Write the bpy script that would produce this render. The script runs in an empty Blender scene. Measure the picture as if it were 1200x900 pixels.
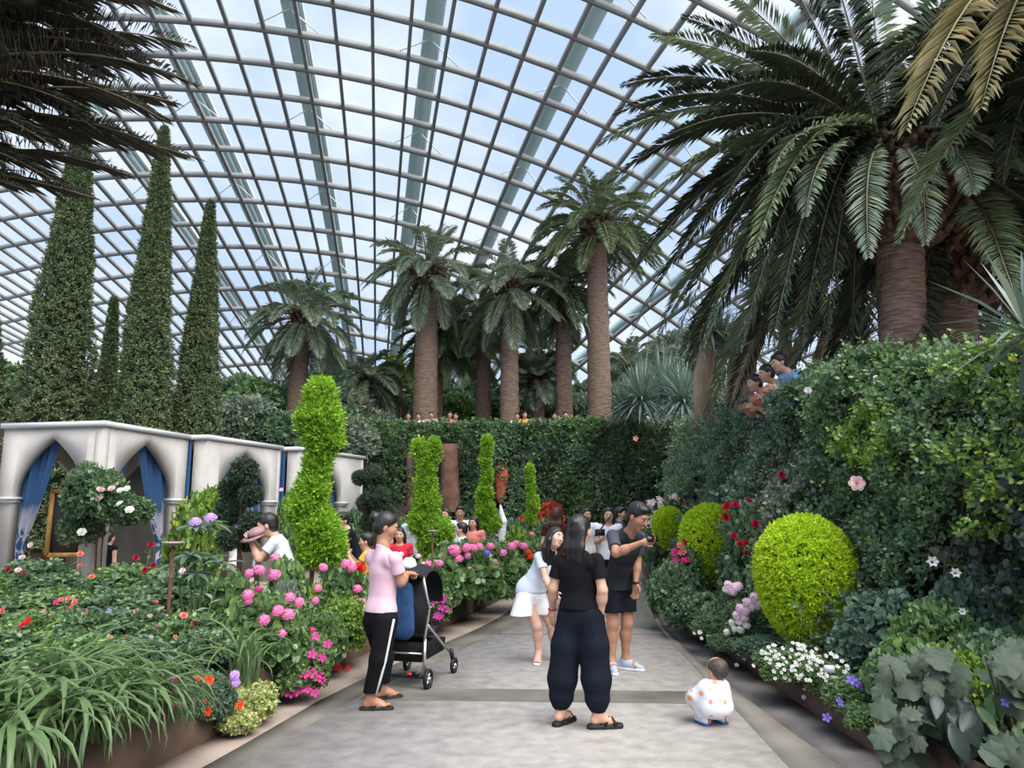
import bpy, math, random
import numpy as np
from mathutils import Vector, Matrix

# ------------------------------------------------------------------ camera, sky, sun, exposure
SC = bpy.context.scene
COL = SC.collection
PITCH = math.atan(150.0/900.0); EYE = 1.6
cam_data = bpy.data.cameras.new('camera'); cam = bpy.data.objects.new('camera', cam_data)
COL.objects.link(cam)
cam_data.sensor_width = 36.0; cam_data.lens = 27.0; cam_data.clip_end = 500
cam.location = (0, 0, EYE); cam.rotation_euler = (math.pi/2 + PITCH, 0, 0)
SC.camera = cam

world = bpy.data.worlds.new('sky'); SC.world = world; world.use_nodes = True
wt = world.node_tree; wn = wt.nodes; wl = wt.links
bg = wn['Background']
tc = wn.new('ShaderNodeTexCoord')
mp = wn.new('ShaderNodeMapping'); mp.inputs['Scale'].default_value = (1.0, 1.0, 1.6)
n1 = wn.new('ShaderNodeTexNoise'); n1.inputs['Scale'].default_value = 3.2; n1.inputs['Detail'].default_value = 5; n1.inputs['Roughness'].default_value = .55
r1 = wn.new('ShaderNodeValToRGB')
r1.color_ramp.elements[0].position = .40; r1.color_ramp.elements[0].color = (.52, .66, .96, 1)
r1.color_ramp.elements[1].position = .66; r1.color_ramp.elements[1].color = (.92, .955, 1.0, 1)
wl.new(tc.outputs['Generated'], mp.inputs['Vector']); wl.new(mp.outputs['Vector'], n1.inputs['Vector'])
wl.new(n1.outputs['Fac'], r1.inputs['Fac']); wl.new(r1.outputs['Color'], bg.inputs['Color'])
bg.inputs['Strength'].default_value = 1.0

sun_d = bpy.data.lights.new('sun', 'SUN'); sun = bpy.data.objects.new('sun', sun_d); COL.objects.link(sun)
sun_d.energy = 5.0; sun_d.angle = math.radians(60); sun_d.color = (1.0, .96, .9)
sun.rotation_euler = (math.radians(24), math.radians(24), 0)      # high haze-veiled sun, behind and to the right

SC.view_settings.view_transform = 'Standard'; SC.view_settings.look = 'None'
SC.view_settings.exposure = 0.25; SC.view_settings.gamma = 1.0
try: SC.view_settings.use_curve_mapping = False
except Exception: pass
SC.cycles.max_bounces = 6; SC.cycles.diffuse_bounces = 3; SC.cycles.glossy_bounces = 2
SC.cycles.transmission_bounces = 4; SC.cycles.transparent_max_bounces = 12
SC.cycles.sample_clamp_indirect = 4

# ------------------------------------------------------------------ helpers
R = random.Random(7)
NR = np.random.default_rng(11)
_c, _s = math.cos(PITCH), math.sin(PITCH)
def at(px, py, Y):
    """world point at distance Y (metres ahead) that is seen at photo pixel px,py"""
    u = (px-600)/900.0; v = (450-py)/900.0
    t = Y/(_c - v*_s)
    return Vector((u*t, Y, EYE + (_s + v*_c)*t))
def gnd(px, py, z=0.0):
    u = (px-600)/900.0; v = (450-py)/900.0
    t = (z-EYE)/(_s + v*_c)
    return Vector((u*t, (_c - v*_s)*t, z))

def link(name, me, parent=None, loc=None):
    o = bpy.data.objects.new(name, me); COL.objects.link(o)
    if parent is not None: o.parent = parent
    if loc is not None: o.location = loc
    return o
def tag(o, label=None, cat=None, group=None, kind=None):
    if label: o['label'] = label
    if cat: o['category'] = cat
    if group: o['group'] = group
    if kind: o['kind'] = kind
    return o
def empty(name, loc, label=None, cat=None, group=None, kind=None):
    o = bpy.data.objects.new(name, None); COL.objects.link(o)
    o.location = loc; o.empty_display_size = .1
    return tag(o, label, cat, group, kind)

def raw_mesh(name, V, Fs, mats=(), mi=None, smooth=False):
    """V (n,3); Fs list of (m,k) int arrays (k may differ); mi list of material index per array"""
    me = bpy.data.meshes.new(name)
    V = np.asarray(V, np.float32)
    Fs = [np.asarray(f, np.int32) for f in Fs if len(f)]
    nl = sum(f.size for f in Fs); npoly = sum(len(f) for f in Fs)
    me.vertices.add(len(V)); me.vertices.foreach_set('co', V.ravel())
    me.loops.add(nl); me.polygons.add(npoly)
    me.loops.foreach_set('vertex_index', np.concatenate([f.ravel() for f in Fs]))
    tot = np.concatenate([np.full(len(f), f.shape[1], np.int32) for f in Fs])
    st = np.concatenate([[0], np.cumsum(tot)[:-1]]).astype(np.int32)
    me.polygons.foreach_set('loop_start', st)
    for m in mats: me.materials.append(m)
    if mi is not None:
        me.polygons.foreach_set('material_index', np.concatenate([np.full(len(f), k, np.int32) for f, k in zip(Fs, mi)]))
    if smooth: me.polygons.foreach_set('use_smooth', np.ones(npoly, bool))
    me.update(calc_edges=True)
    return me

class MB:
    """collects geometry for ONE mesh"""
    def __init__(s): s.V = []; s.n = 0; s.F = []; s.M = []
    def add(s, V, F, m=0):
        V = np.asarray(V, float).reshape(-1, 3); F = np.asarray(F, int)
        s.V.append(V); s.F.append(F + s.n); s.M.append(m); s.n += len(V); return s
    def box(s, c, size, rz=0.0, m=0, taper=1.0):
        x, y, z = [k/2 for k in size]
        P = np.array([(-x,-y,-z),(x,-y,-z),(x,y,-z),(-x,y,-z),(-x*taper,-y*taper,z),(x*taper,-y*taper,z),(x*taper,y*taper,z),(-x*taper,y*taper,z)])
        ca, sa = math.cos(rz), math.sin(rz)
        P = np.stack([P[:,0]*ca-P[:,1]*sa, P[:,0]*sa+P[:,1]*ca, P[:,2]], 1) + np.array(c)
        return s.add(P, [(3,2,1,0),(4,5,6,7),(0,1,5,4),(1,2,6,5),(2,3,7,6),(3,0,4,7)], m)
    def bar(s, a, b, w, h=None, m=0, up=(0,0,1)):
        h = h or w; a = np.array(a, float); b = np.array(b, float); d = b-a; d /= np.linalg.norm(d)+1e-9
        u = np.array(up, float); sd = np.cross(d, u)
        if np.linalg.norm(sd) < 1e-3: sd = np.cross(d, (1,0,0))
        sd /= np.linalg.norm(sd); u = np.cross(sd, d)
        o = [sd*w/2*i + u*h/2*j for i, j in ((-1,-1),(1,-1),(1,1),(-1,1))]
        P = [a+k for k in o] + [b+k for k in o]
        return s.add(P, [(3,2,1,0),(4,5,6,7),(0,1,5,4),(1,2,6,5),(2,3,7,6),(3,0,4,7)], m)
    def tube(s, pts, rad, n=8, m=0, cap=True, flat=1.0):
        P = np.array([tuple(p) for p in pts], float); k = len(P)
        r = np.full(k, rad, float) if np.isscalar(rad) else np.array(rad, float)
        T = np.gradient(P, axis=0); T /= np.linalg.norm(T, axis=1)[:, None]+1e-9
        ref = np.array((0,0,1.0)) if abs(T[0][2]) < .9 else np.array((1.0,0,0))
        V = []
        A = np.cross(T[0], ref); A /= np.linalg.norm(A)
        for i in range(k):
            A = A - T[i]*np.dot(A, T[i]); A /= np.linalg.norm(A)+1e-9
            B = np.cross(T[i], A)
            for j in range(n):
                a = 2*math.pi*j/n
                V.append(P[i] + r[i]*(math.cos(a)*A + math.sin(a)*B*flat))
        F = [(i*n+j, i*n+(j+1)%n, (i+1)*n+(j+1)%n, (i+1)*n+j) for i in range(k-1) for j in range(n)]
        s.add(V, F, m)
        if cap:
            s.F.append(np.array([[s.n-k*n+j for j in range(n)][::-1]])); s.M.append(m)
            s.F.append(np.array([[s.n-n+j for j in range(n)]])); s.M.append(m)
        return s
    def lathe(s, prof, c=(0,0,0), n=16, m=0, sx=1, sy=1):
        k = len(prof); V = []
        for r, z in prof:
            for j in range(n):
                a = 2*math.pi*j/n; V.append((c[0]+r*math.cos(a)*sx, c[1]+r*math.sin(a)*sy, c[2]+z))
        F = [(i*n+j, i*n+(j+1)%n, (i+1)*n+(j+1)%n, (i+1)*n+j) for i in range(k-1) for j in range(n)]
        s.add(V, F, m)
        s.F.append(np.array([[s.n-n+j for j in range(n)]])); s.M.append(m)
        return s
    def ball(s, c, r, n=10, m=0, rx=1, ry=1, rz=1):
        prof = [(r*math.sin(math.pi*i/n)+1e-4, -r*math.cos(math.pi*i/n)*rz) for i in range(n+1)]
        return s.lathe(prof, c, n+2, m, rx, ry)
    def poly(s, pts, m=0):
        return s.add(pts, [list(range(len(pts)))], m)
    def mesh(s, name, mats, smooth=False):
        mats = mats if isinstance(mats, (list, tuple)) else [mats]
        return raw_mesh(name, np.concatenate(s.V), s.F, mats, s.M, smooth)
    def build(s, name, mats, parent=None, smooth=False, loc=None):
        return link(name, s.mesh(name, mats, smooth), parent, loc)

# ------------------------------------------------------------------ materials
def _mat(name):
    m = bpy.data.materials.new(name); m.use_nodes = True
    return m, m.node_tree.nodes, m.node_tree.links, m.node_tree.nodes['Principled BSDF']
def mat(name, c, rough=.6, metal=0, c2=None, scale=8, bump=0, spec=.4, detail=4, stretch=None, bscale=None, lo=.35, hi=.65):
    m, N, L, b = _mat(name)
    b.inputs['Roughness'].default_value = rough; b.inputs['Metallic'].default_value = metal
    b.inputs['Specular IOR Level'].default_value = spec
    b.inputs['Base Color'].default_value = (*c, 1)
    if c2 or bump:
        t = N.new('ShaderNodeTexCoord'); mpn = N.new('ShaderNodeMapping'); L.new(t.outputs['Object'], mpn.inputs[0])
        if stretch: mpn.inputs['Scale'].default_value = stretch
        nz = N.new('ShaderNodeTexNoise'); nz.inputs['Scale'].default_value = scale; nz.inputs['Detail'].default_value = detail
        L.new(mpn.outputs[0], nz.inputs['Vector'])
        if c2:
            r = N.new('ShaderNodeValToRGB'); r.color_ramp.elements[0].color = (*c, 1); r.color_ramp.elements[1].color = (*c2, 1)
            r.color_ramp.elements[0].position = lo; r.color_ramp.elements[1].position = hi
            L.new(nz.outputs['Fac'], r.inputs['Fac']); L.new(r.outputs['Color'], b.inputs['Base Color'])
        if bump:
            nb = nz
            if bscale:
                nb = N.new('ShaderNodeTexNoise'); nb.inputs['Scale'].default_value = bscale; nb.inputs['Detail'].default_value = 3
                L.new(mpn.outputs[0], nb.inputs['Vector'])
            bp = N.new('ShaderNodeBump'); bp.inputs['Strength'].default_value = bump; bp.inputs['Distance'].default_value = .02
            L.new(nb.outputs['Fac'], bp.inputs['Height']); L.new(bp.outputs['Normal'], b.inputs['Normal'])
    return m
def leaf_mat(name, c, c2, rough=.40, trans=.25, spec=.55, tcol=None):
    """leaf: colour differs from leaf to leaf, a little light comes through"""
    m, N, L, b = _mat(name)
    g = N.new('ShaderNodeNewGeometry'); r = N.new('ShaderNodeValToRGB')
    r.color_ramp.elements[0].color = (*c, 1); r.color_ramp.elements[1].color = (*c2, 1)
    if name.startswith('leaf_'):
        r.color_ramp.elements[1].position = .90; x = r.color_ramp.elements.new(1.0); x.color = (min(.9,c2[0]*1.9), min(.9,c2[1]*1.45), c2[2]*.9, 1)
    L.new(g.outputs['Random Per Island'], r.inputs['Fac']); L.new(r.outputs['Color'], b.inputs['Base Color'])
    b.inputs['Roughness'].default_value = rough; b.inputs['Specular IOR Level'].default_value = spec
    if trans:
        t = N.new('ShaderNodeBsdfTranslucent'); mx = N.new('ShaderNodeMixShader'); mx.inputs[0].default_value = trans
        hs = N.new('ShaderNodeHueSaturation'); hs.inputs['Value'].default_value = 1.5; hs.inputs['Hue'].default_value = .485
        L.new(r.outputs['Color'], hs.inputs['Color']); L.new(hs.outputs['Color'], t.inputs['Color'])
        L.new(b.outputs[0], mx.inputs[1]); L.new(t.outputs[0], mx.inputs[2])
        L.new(mx.outputs[0], N['Material Output'].inputs['Surface'])
    return m
def glass_mat(name, tint, gloss=.06):
    m, N, L, b = _mat(name); N.remove(b)
    t = N.new('ShaderNodeBsdfTransparent'); t.inputs[0].default_value = (*tint, 1)
    g = N.new('ShaderNodeBsdfGlossy'); g.inputs['Roughness'].default_value = .02
    mx = N.new('ShaderNodeMixShader'); mx.inputs[0].default_value = gloss
    L.new(t.outputs[0], mx.inputs[1]); L.new(g.outputs[0], mx.inputs[2]); L.new(mx.outputs[0], N['Material Output'].inputs['Surface'])
    return m
M = {}
M['steel'] = mat('painted_steel', (.25,.25,.24), .6, c2=(.30,.30,.285), scale=1.5)
M['arch'] = mat('arch_steel', (.50,.65,.64), .5, c2=(.56,.70,.69), scale=.6)
M['arch_pale'] = mat('arch_edge', (.8,.82,.8), .5)
M['glass'] = glass_mat('roof_glass', (.95,.985,1.0), .045)
M['concrete'] = mat('concrete', (.28,.26,.242), .75, c2=(.43,.402,.376), scale=7, bump=.25, detail=14, bscale=90, lo=.30, hi=.70)
M['tan'] = mat('tan_border', (.26,.205,.17), .75, c2=(.36,.295,.25), scale=2.2, detail=7, bump=.1, bscale=60)
M['stonegrey'] = mat('grey_border', (.20,.18,.15), .75, c2=(.29,.265,.225), scale=1.6, detail=7, bump=.12, bscale=60)
M['band'] = mat('dark_band', (.105,.095,.08), .7, c2=(.19,.175,.15), scale=1.8, detail=7, bump=.15, bscale=60)
M['gutter'] = mat('gutter', (.085,.082,.082), .75, c2=(.24,.215,.195), scale=1.4, detail=6, bump=.3, bscale=80)
M['joint'] = mat('joint', (.10,.09,.08), .9)
M['corten'] = mat('brown_steel', (.075,.045,.034), .6, c2=(.135,.085,.062), scale=3, detail=5)
M['soil'] = mat('soil', (.025,.018,.012), .95, c2=(.05,.035,.025), scale=9, bump=.6)
M['darkwall'] = mat('dark_planting_wall', (.015,.020,.012), .95, c2=(.035,.035,.022), scale=3)
M['terrace'] = mat('terrace_paving', (.30,.26,.22), .85, c2=(.38,.33,.28), scale=2)
M['grey_dark'] = mat('dark_cladding', (.045,.042,.04), .7)
# ================================================================== STRUCTURE
def struct(o, label=None):
    o['kind'] = 'structure'
    if label: o['label'] = label
    return o
# ---- ground
struct(MB().poly([(-60,-6,-.06),(60,-6,-.06),(60,95,-.06),(-60,95,-.06)]).build('floor_ground', M['soil']), 'dark planting soil under the beds')
def curve_pts(ctrl, n):
    """Catmull-Rom through ctrl"""
    P = [np.array(p, float) for p in ctrl]; P = [2*P[0]-P[1]] + P + [2*P[-1]-P[-2]]
    out = []
    segs = len(P)-3
    for k in range(n+1):
        f = k/n*segs; i = min(int(f), segs-1); t = f-i
        a, b, c, d = P[i:i+4]
        out.append(.5*((2*b)+(-a+c)*t+(2*a-5*b+4*c-d)*t*t+(-a+3*b-3*c+d)*t**3))
    return out
EL = [(-2.75,2.5),(-2.48,4.2),(-2.25,5.28),(-2.0,6.9),(-1.72,8.97),(-.96,11.23),(-.35,14.0),(.14,16.7),(.5,20.5),(1.2,26.6)]   # left planter foot
ER = [(2.5,2.5),(2.48,5.46),(2.47,7.0),(2.5,8.72),(2.51,9.82),(2.6,12.1),(2.97,16.7),(3.6,21.5),(4.6,26.6)]                     # right planter foot
EDL = [Vector(p) for p in curve_pts(EL, 72)]; EDR = [Vector(p) for p in curve_pts(ER, 72)]
def xl(y):
    for a, b in zip(EDL, EDL[1:]):
        if a.y <= y <= b.y: return a.x+(b.x-a.x)*(y-a.y)/(b.y-a.y+1e-9)
    return EDL[0].x if y < EDL[0].y else EDL[-1].x
def xr(y):
    for a, b in zip(EDR, EDR[1:]):
        if a.y <= y <= b.y: return a.x+(b.x-a.x)*(y-a.y)/(b.y-a.y+1e-9)
    return EDR[0].x if y < EDR[0].y else EDR[-1].x
def strip(name, fa, fb, z, m, y0=2.5, y1=26.6, n=60, thick=.05, label=None):
    mb = MB(); V = []; 
    for k in range(n+1):
        y = y0+(y1-y0)*k/n
        V += [(fa(y), y, z), (fb(y), y, z), (fa(y), y, z-thick), (fb(y), y, z-thick)]
    F = []
    for k in range(n):
        a = 4*k; b = a+4
        F += [(a, a+1, b+1, b), (a+2, a, b, b+2), (a+1, a+3, b+3, b+1)]
    mb.add(V, F)
    o = mb.build(name, m); struct(o, label); return o
def lerp_tab(tab, y):
    ys, xs = zip(*tab); return float(np.interp(y, ys, xs))
OFF_TAN = lambda y: lerp_tab([(2,.28),(5.3,.30),(7,.33),(9,.62),(11,.52),(14,.5),(20,.5)], y)
OFF_DK = lambda y: OFF_TAN(y)+lerp_tab([(2,.22),(6,.24),(8.7,.36),(12,.45),(27,.45)], y)
BR_IN = lambda y: lerp_tab([(2,1.66),(5.3,1.76),(6.43,1.82),(7.67,1.87),(9.7,1.96),(12.6,2.19),(16.7,2.61),(27,4.2)], y)
BR_OUT = lambda y: lerp_tab([(2,2.14),(5.2,2.1),(5.96,2.06),(8.5,2.02),(11.2,2.14),(14.4,2.5),(16.7,2.80),(27,4.42)], y)
strip('floor', lambda y: xl(y)+OFF_DK(y), BR_IN, 0.0, M['concrete'], label='pale brushed concrete garden path')
strip('trim_1', lambda y: xl(y)-.02, lambda y: xl(y)+OFF_TAN(y), .0, M['tan'], label='tan stone border along the left planter')
strip('trim_2', lambda y: xl(y)+OFF_TAN(y), lambda y: xl(y)+OFF_DK(y), .001, M['band'], label='dark stone band beside the left border')
strip('trim_3', BR_IN, BR_OUT, .001, M['stonegrey'], label='grey stone border on the right of the path')
strip('trim_4', BR_OUT, lambda y: xr(y)+.02, -.025, M['gutter'], label='sunken gutter strip by the right planter')
def cross_band(name, ya, yb, label):
    mb = MB(); n = 14
    V = []
    for k in range(n+1):
        t = k/n
        x0 = xl(7.2)+OFF_DK(7.2); x = x0+(BR_IN(7.1)-x0)*t
        V += [(x, ya-.17*t, .0018), (x, yb-.17*t, .0018)]
    F = [(2*k, 2*k+2, 2*k+3, 2*k+1) for k in range(n)]
    struct(mb.add(V, F).build(name, M['band']), label)
cross_band('trim_5', 7.0, 7.46, 'dark stone band across the path')
for q, (y, nm) in enumerate(((10.6, 'trim_6'), (14.6, 'trim_7'), (19.5, 'trim_8'))):
    struct(MB().box(((xl(y)+OFF_DK(y)+BR_IN(y))/2, y, .0012), (BR_IN(y)-xl(y)-OFF_DK(y)-.02, .03, .002)).build(nm, M['joint']), 'thin joint line across the concrete path')
# ---- planters: steel edging
def edge_wall(name, pts, h, th, m, side, label):
    mb = MB(); V = []; n = len(pts)
    for k, p in enumerate(pts):
        a = pts[max(k-1,0)]; b = pts[min(k+1,n-1)]; d = (b-a).normalized(); nrm = Vector((-d.y, d.x))*side
        q = p+nrm*th; hh = h(p.y) if callable(h) else h
        V += [(p.x,p.y,-.05),(p.x,p.y,hh),(q.x,q.y,hh),(q.x,q.y,-.05)]
    F = []
    for k in range(n-1):
        a = 4*k; b = a+4
        F += [(a,b,b+1,a+1),(a+1,b+1,b+2,a+2),(a+2,b+2,b+3,a+3)]
    F += [(0,1,2,3)]
    struct(mb.add(V, F).build(name, m), label)
edge_wall('trim_9', EDL, .34, .03, M['corten'], 1, 'brown steel edge of the left planter')
edge_wall('trim_10', EDR, .27, .03, M['corten'], -1, 'brown steel edge of the right planter')
# soil beds
def bed(name, edge, out, z, label):
    mb = MB(); V = []; n = len(edge)
    for p in edge: V += [(p.x+out[0]*.02, p.y, z), (out[1](p.y), p.y, z+out[2])]
    mb.add(V, [(2*k,2*k+2,2*k+3,2*k+1) for k in range(n-1)])
    struct(mb.build(name, M['soil']), label)
bed('floor_bed_left', EDL, (-1, lambda y: xl(y)-(9 if y < 8 else max(1.0, 9-(y-8)*2.5)), 0), .24, 'soil of the left flower bed')
bed('floor_bed_right', EDR, (1, lambda y: xr(y)+1.4, .25), .2, 'soil of the right flower bed')
# inner court where visitors sit, left
struct(MB().poly([(-14,9.5,.005),(-2.6,9.5,.005),(-1.2,14,.005),(.5,26.6,.005),(-14,26.6,.005)]).build('floor_court', M['terrace']), 'paved court in front of the white pavilions')

# ---- planted retaining walls
H_BACK = 4.88
WALL_R = [Vector(p) for p in ((5.3,2.0,2.9),(4.7,4.0,2.9),(4.15,6.2,2.98),(3.75,8.2,3.14),(3.62,10.0,3.12),(3.75,13.0,3.2),(4.1,18.0,3.6),(5.2,23.0,4.4),(6.4,27.0,4.88))]
def wall_r_at(t):
    f = t*(len(WALL_R)-1); i = min(int(f), len(WALL_R)-2); return WALL_R[i].lerp(WALL_R[i+1], f-i)
mb = MB(); V = []
for k in range(49):
    p = wall_r_at(k/48); V += [(p.x+.25, p.y, -.05), (p.x+.35, p.y, p.z-.12), (p.x+.75, p.y, p.z-.12), (p.x+.75, p.y, p.z-1.1)]
F = []
for k in range(48):
    a = 4*k; b = a+4; F += [(a,b,b+1,a+1),(a+1,b+1,b+2,a+2),(a+2,b+2,b+3,a+3)]
struct(mb.add(V, F).build('wall_right', M['darkwall']), 'retaining wall hidden under climbers on the right')
struct(MB().box((0, 27.5, H_BACK/2-.1), (14, .6, H_BACK-.1)).build('wall_back', M['darkwall']), 'planted retaining wall across the back')
# terraces behind the walls
V = []
for k in range(49):
    p = wall_r_at(k/48); V += [(p.x+.7, p.y, p.z-1.12), (p.x+22, p.y+1, p.z-.6)]
struct(MB().add(V, [(2*k,2*k+1,2*k+3,2*k+2) for k in range(48)]).build('floor_terrace_right', M['terrace']), 'upper terrace behind the right wall')
struct(MB().poly([(-16,27.6,3.55),(30,27.6,3.55),(30,62,5.5),(-30,62,5.5)]).build('floor_terrace', M['soil']), 'upper terrace behind the back wall')
# slope rising at the left behind the pavilions
V = []
for k in range(13):
    x = -40+k*3.1
    for j, (y, z) in enumerate(((21.5,0.0),(23.5,1.2),(25.5,3.0),(28,4.3),(36,4.9),(62,5.4))): V.append((x, y+(-5 if x < -14 else 0)+(2.5 if x > -6 else 0), z))
struct(MB().add(V, [(6*k+j,6*k+j+1,6*k+j+7,6*k+j+6) for k in range(12) for j in range(5)]).build('floor_slope_left', M['soil']), 'planted slope behind the pavilions')
struct(MB().box((-5, 62, 5.5), (100, .5, 11)).build('wall_far', M['grey_dark']), 'dark perimeter wall under the glass roof')

# ---- glass roof (a shell of ribs and panes)
AZ = -.172396
DC = (2.0, -.028304, -.000234, .000274, .000515, .026638, 22.200878, -.342685, -.022116, 9.7e-05, -.21545, -.009073, .001148, .003294, -.000189)
def dome(i, j, lift=0.0):
    dw, s1, s2, u3, w1, w2, z0, z1, z2, z3, zi, zi2, ui2, zij, zi3 = DC
    sc = 1+s1*j+s2*j*j
    u = (-.752288+1.6*i+u3*i**3+ui2*i*i)*sc
    w = 29.465981+dw*j+w1*i+w2*i*i
    z = z0+z1*j+z2*j*j+z3*j**3+zi*i+zi2*i*i+zij*i*j+zi3*i**3
    return Vector((u*math.cos(AZ)+w*math.sin(AZ), -u*math.sin(AZ)+w*math.cos(AZ), z+lift))
I0, I1, J0, J1 = -31, 22, -10, 21
roof = empty('ceiling', (0,0,0), kind='structure'); roof['label'] = 'curved glass roof on a grid of grey steel ribs'
def rib(pts, w, h, m):
    """a box-section rib whose depth hangs below the glass"""
    mb = MB(); V = []
    for k, p in enumerate(pts):
        a = pts[max(k-1,0)]; b = pts[min(k+1,len(pts)-1)]; d = (b-a).normalized()
        sd = d.cross(Vector((0,0,1))).normalized(); u = sd.cross(d)
        for x, y in ((-w/2,0),(w/2,0),(w/2,-h),(-w/2,-h)): V.append(p+sd*x+u*y)
    n = len(pts)
    F = [(4*k+j, 4*k+(j+1)%4, 4*k+4+(j+1)%4, 4*k+4+j) for k in range(n-1) for j in range(4)]
    F += [(0,1,2,3), (4*n-1,4*n-2,4*n-3,4*n-4)]
    return mb.add(V, F).mesh('rib', [m])
for i in range(I0, I1+1):
    link('rib', rib([dome(i, J0+(J1-J0)*k/31) for k in range(32)], .14, .26, M['steel']), roof)
for j in range(J0, J1+1):
    link('cross_rib', rib([dome(I0+(I1-I0)*k/46, j) for k in range(47)], .17, .28, M['steel']), roof)
def in_view(p):
    X, Y, Z = p.x, p.y, p.z-EYE; fw = Y*_c+Z*_s
    if fw < 1: return 0
    x = 600+900*X/fw; y = 450-900*(-Y*_s+Z*_c)/fw
    return fw if (-30 < x < 1230 and -40 < y < 480) else 0
panes = []
for i in range(I0, I1):
    for j in range(J0, J1):
        q = [dome(i,j,.02), dome(i+1,j,.02), dome(i+1,j+1,.02), dome(i,j+1,.02)]
        c = sum(q, Vector())/4; f = in_view(c)
        panes.append((f if f else 1e6, q, c))
panes.sort(key=lambda t: t[0])
rest = MB()
for k, (f, q, c) in enumerate(panes):
    if k < 300:
        me = raw_mesh('pane', [tuple(p-c) for p in q], [np.array([[0,1,2,3]])], [M['glass']])
        link('pane', me, roof, c)
    else: rest.add([tuple(p) for p in q], [(0,1,2,3)])
o = rest.build('panes', M['glass'], roof); o['kind'] = 'stuff'
# big steel arches outside the glass
def arch(i, up, w, h, label):
    root = empty('trim_arch', (0,0,0), kind='structure'); root['label'] = label
    pts = [dome(i, J0+(J1-J0)*k/31)+Vector((0,0,up)) for k in range(32)]
    link('beam', rib(pts, w, h, M['arch']), root)
    side = [p+Vector((math.cos(AZ)*(w/2+.12), -math.sin(AZ)*(w/2+.12), .05)) for p in pts]
    link('edge_tube', rib(side, .20, .22, M['arch_pale']), root)
    st = MB()
    for k in range(2, 30, 3):
        for dx in (-.9, .9): st.bar(pts[k]-Vector((0,0,h)), dome(i+dx, J0+(J1-J0)*k/31), .05)
    st.build('strut', M['arch_pale'], root)
ARCHES = ((-10.6,), (-6.4,), (-2.35,), (1.6,), (5.55,), (9.6,), (13.6,))
for q, (i,) in enumerate(ARCHES):
    arch(i, 1.5, .62, .5, ('first','second','third','fourth','fifth','sixth','seventh')[q]+' pale green steel arch from the left over the glass')
# ================================================================== PLANT LIBRARY
G = {}
DES = ('ivy','ivy_far','bluegreen','mid','rose','grey','strap','bigsoft','bigdark','palm','palm_dark')
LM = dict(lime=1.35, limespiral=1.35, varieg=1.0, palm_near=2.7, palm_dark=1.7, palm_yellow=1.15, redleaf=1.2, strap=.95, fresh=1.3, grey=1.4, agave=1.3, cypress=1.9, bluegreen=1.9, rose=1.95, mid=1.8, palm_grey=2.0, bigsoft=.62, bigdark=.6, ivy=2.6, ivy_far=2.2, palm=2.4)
def lm(k, a, b, **kw):
    q = LM.get(k, 1.6); a = tuple(min(.8, v*q) for v in a); b = tuple(min(.85, v*q) for v in b)
    if k in DES: a, b = [tuple(v*.87+.13*(.3*c[0]+.55*c[1]+.15*c[2]) for v in c) for c in (a, b)]
    G[k] = leaf_mat('leaf_'+k, a, b, **kw)
lm('ivy', (.022,.050,.026), (.075,.125,.055))
lm('ivy_far', (.020,.048,.028), (.075,.130,.060))
lm('bluegreen', (.030,.070,.048), (.085,.140,.095), rough=.5)
lm('fresh', (.060,.130,.022), (.19,.30,.050))
lm('mid', (.035,.085,.025), (.105,.185,.055))
lm('rose', (.024,.060,.026), (.075,.135,.058))
lm('grey', (.085,.125,.085), (.19,.24,.165), rough=.6)
lm('lime', (.22,.36,.008), (.46,.60,.030), trans=.3, rough=.6)
lm('limespiral', (.085,.20,.012), (.25,.43,.040), trans=.3, rough=.6)
lm('cypress', (.026,.046,.020), (.100,.130,.058), trans=.1, rough=.65)
lm('pine', (.014,.030,.018), (.045,.075,.040), trans=.05, rough=.65)
lm('palm', (.040,.068,.030), (.115,.155,.075), trans=.15, rough=.5)
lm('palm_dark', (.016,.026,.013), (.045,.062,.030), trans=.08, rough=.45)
lm('palm_grey', (.085,.12,.085), (.20,.245,.175), trans=.18, rough=.5)
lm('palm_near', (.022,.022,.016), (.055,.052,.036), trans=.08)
lm('palm_yellow', (.19,.18,.065), (.36,.32,.17), trans=.25)
lm('strap', (.055,.130,.040), (.16,.27,.085), rough=.35, spec=.5)
lm('varieg', (.22,.30,.09), (.55,.58,.26))
lm('bigsoft', (.060,.115,.062), (.135,.20,.115), rough=.6)
lm('bigdark', (.030,.062,.045), (.062,.105,.074), rough=.35, spec=.55)
lm('agave', (.090,.14,.115), (.20,.26,.22), trans=.08)
lm('rust', (.08,.035,.02), (.17,.09,.045))
lm('redleaf', (.20,.03,.015), (.45,.09,.03))
M['core'] = mat('inner_twigs', (.010,.016,.008), .95, c2=(.022,.030,.014), scale=14)  # near-black filler colour: stands in for the shade deep inside foliage
M['stem'] = mat('green_stem', (.10,.13,.05), .7)
M['rachis'] = mat('frond_rib', (.22,.22,.11), .6)
M['rachis_d'] = mat('frond_rib_dark', (.16,.13,.08), .6)
M['bark'] = mat('palm_bark', (.15,.095,.065), .9, c2=(.33,.23,.17), scale=5, bump=1.0, stretch=(1,1,7), detail=6)
M['bark_d'] = mat('palm_bark_dark', (.10,.060,.042), .9, c2=(.26,.175,.125), scale=7, bump=1.0, stretch=(1,1,9), detail=6)
M['boot'] = mat('leaf_base_stubs', (.055,.030,.018), .9, c2=(.17,.10,.06), scale=12, bump=.8)
M['paletrunk'] = mat('pale_trunk', (.36,.25,.16), .85, c2=(.55,.43,.31), scale=4, bump=.5, stretch=(1,1,.35))
M['twig'] = mat('brown_twig', (.09,.055,.035), .85)
def pet(k, a, b, tr=.25): G[k] = leaf_mat('petal_'+k, a, b, rough=.6, trans=tr, spec=.2)
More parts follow.
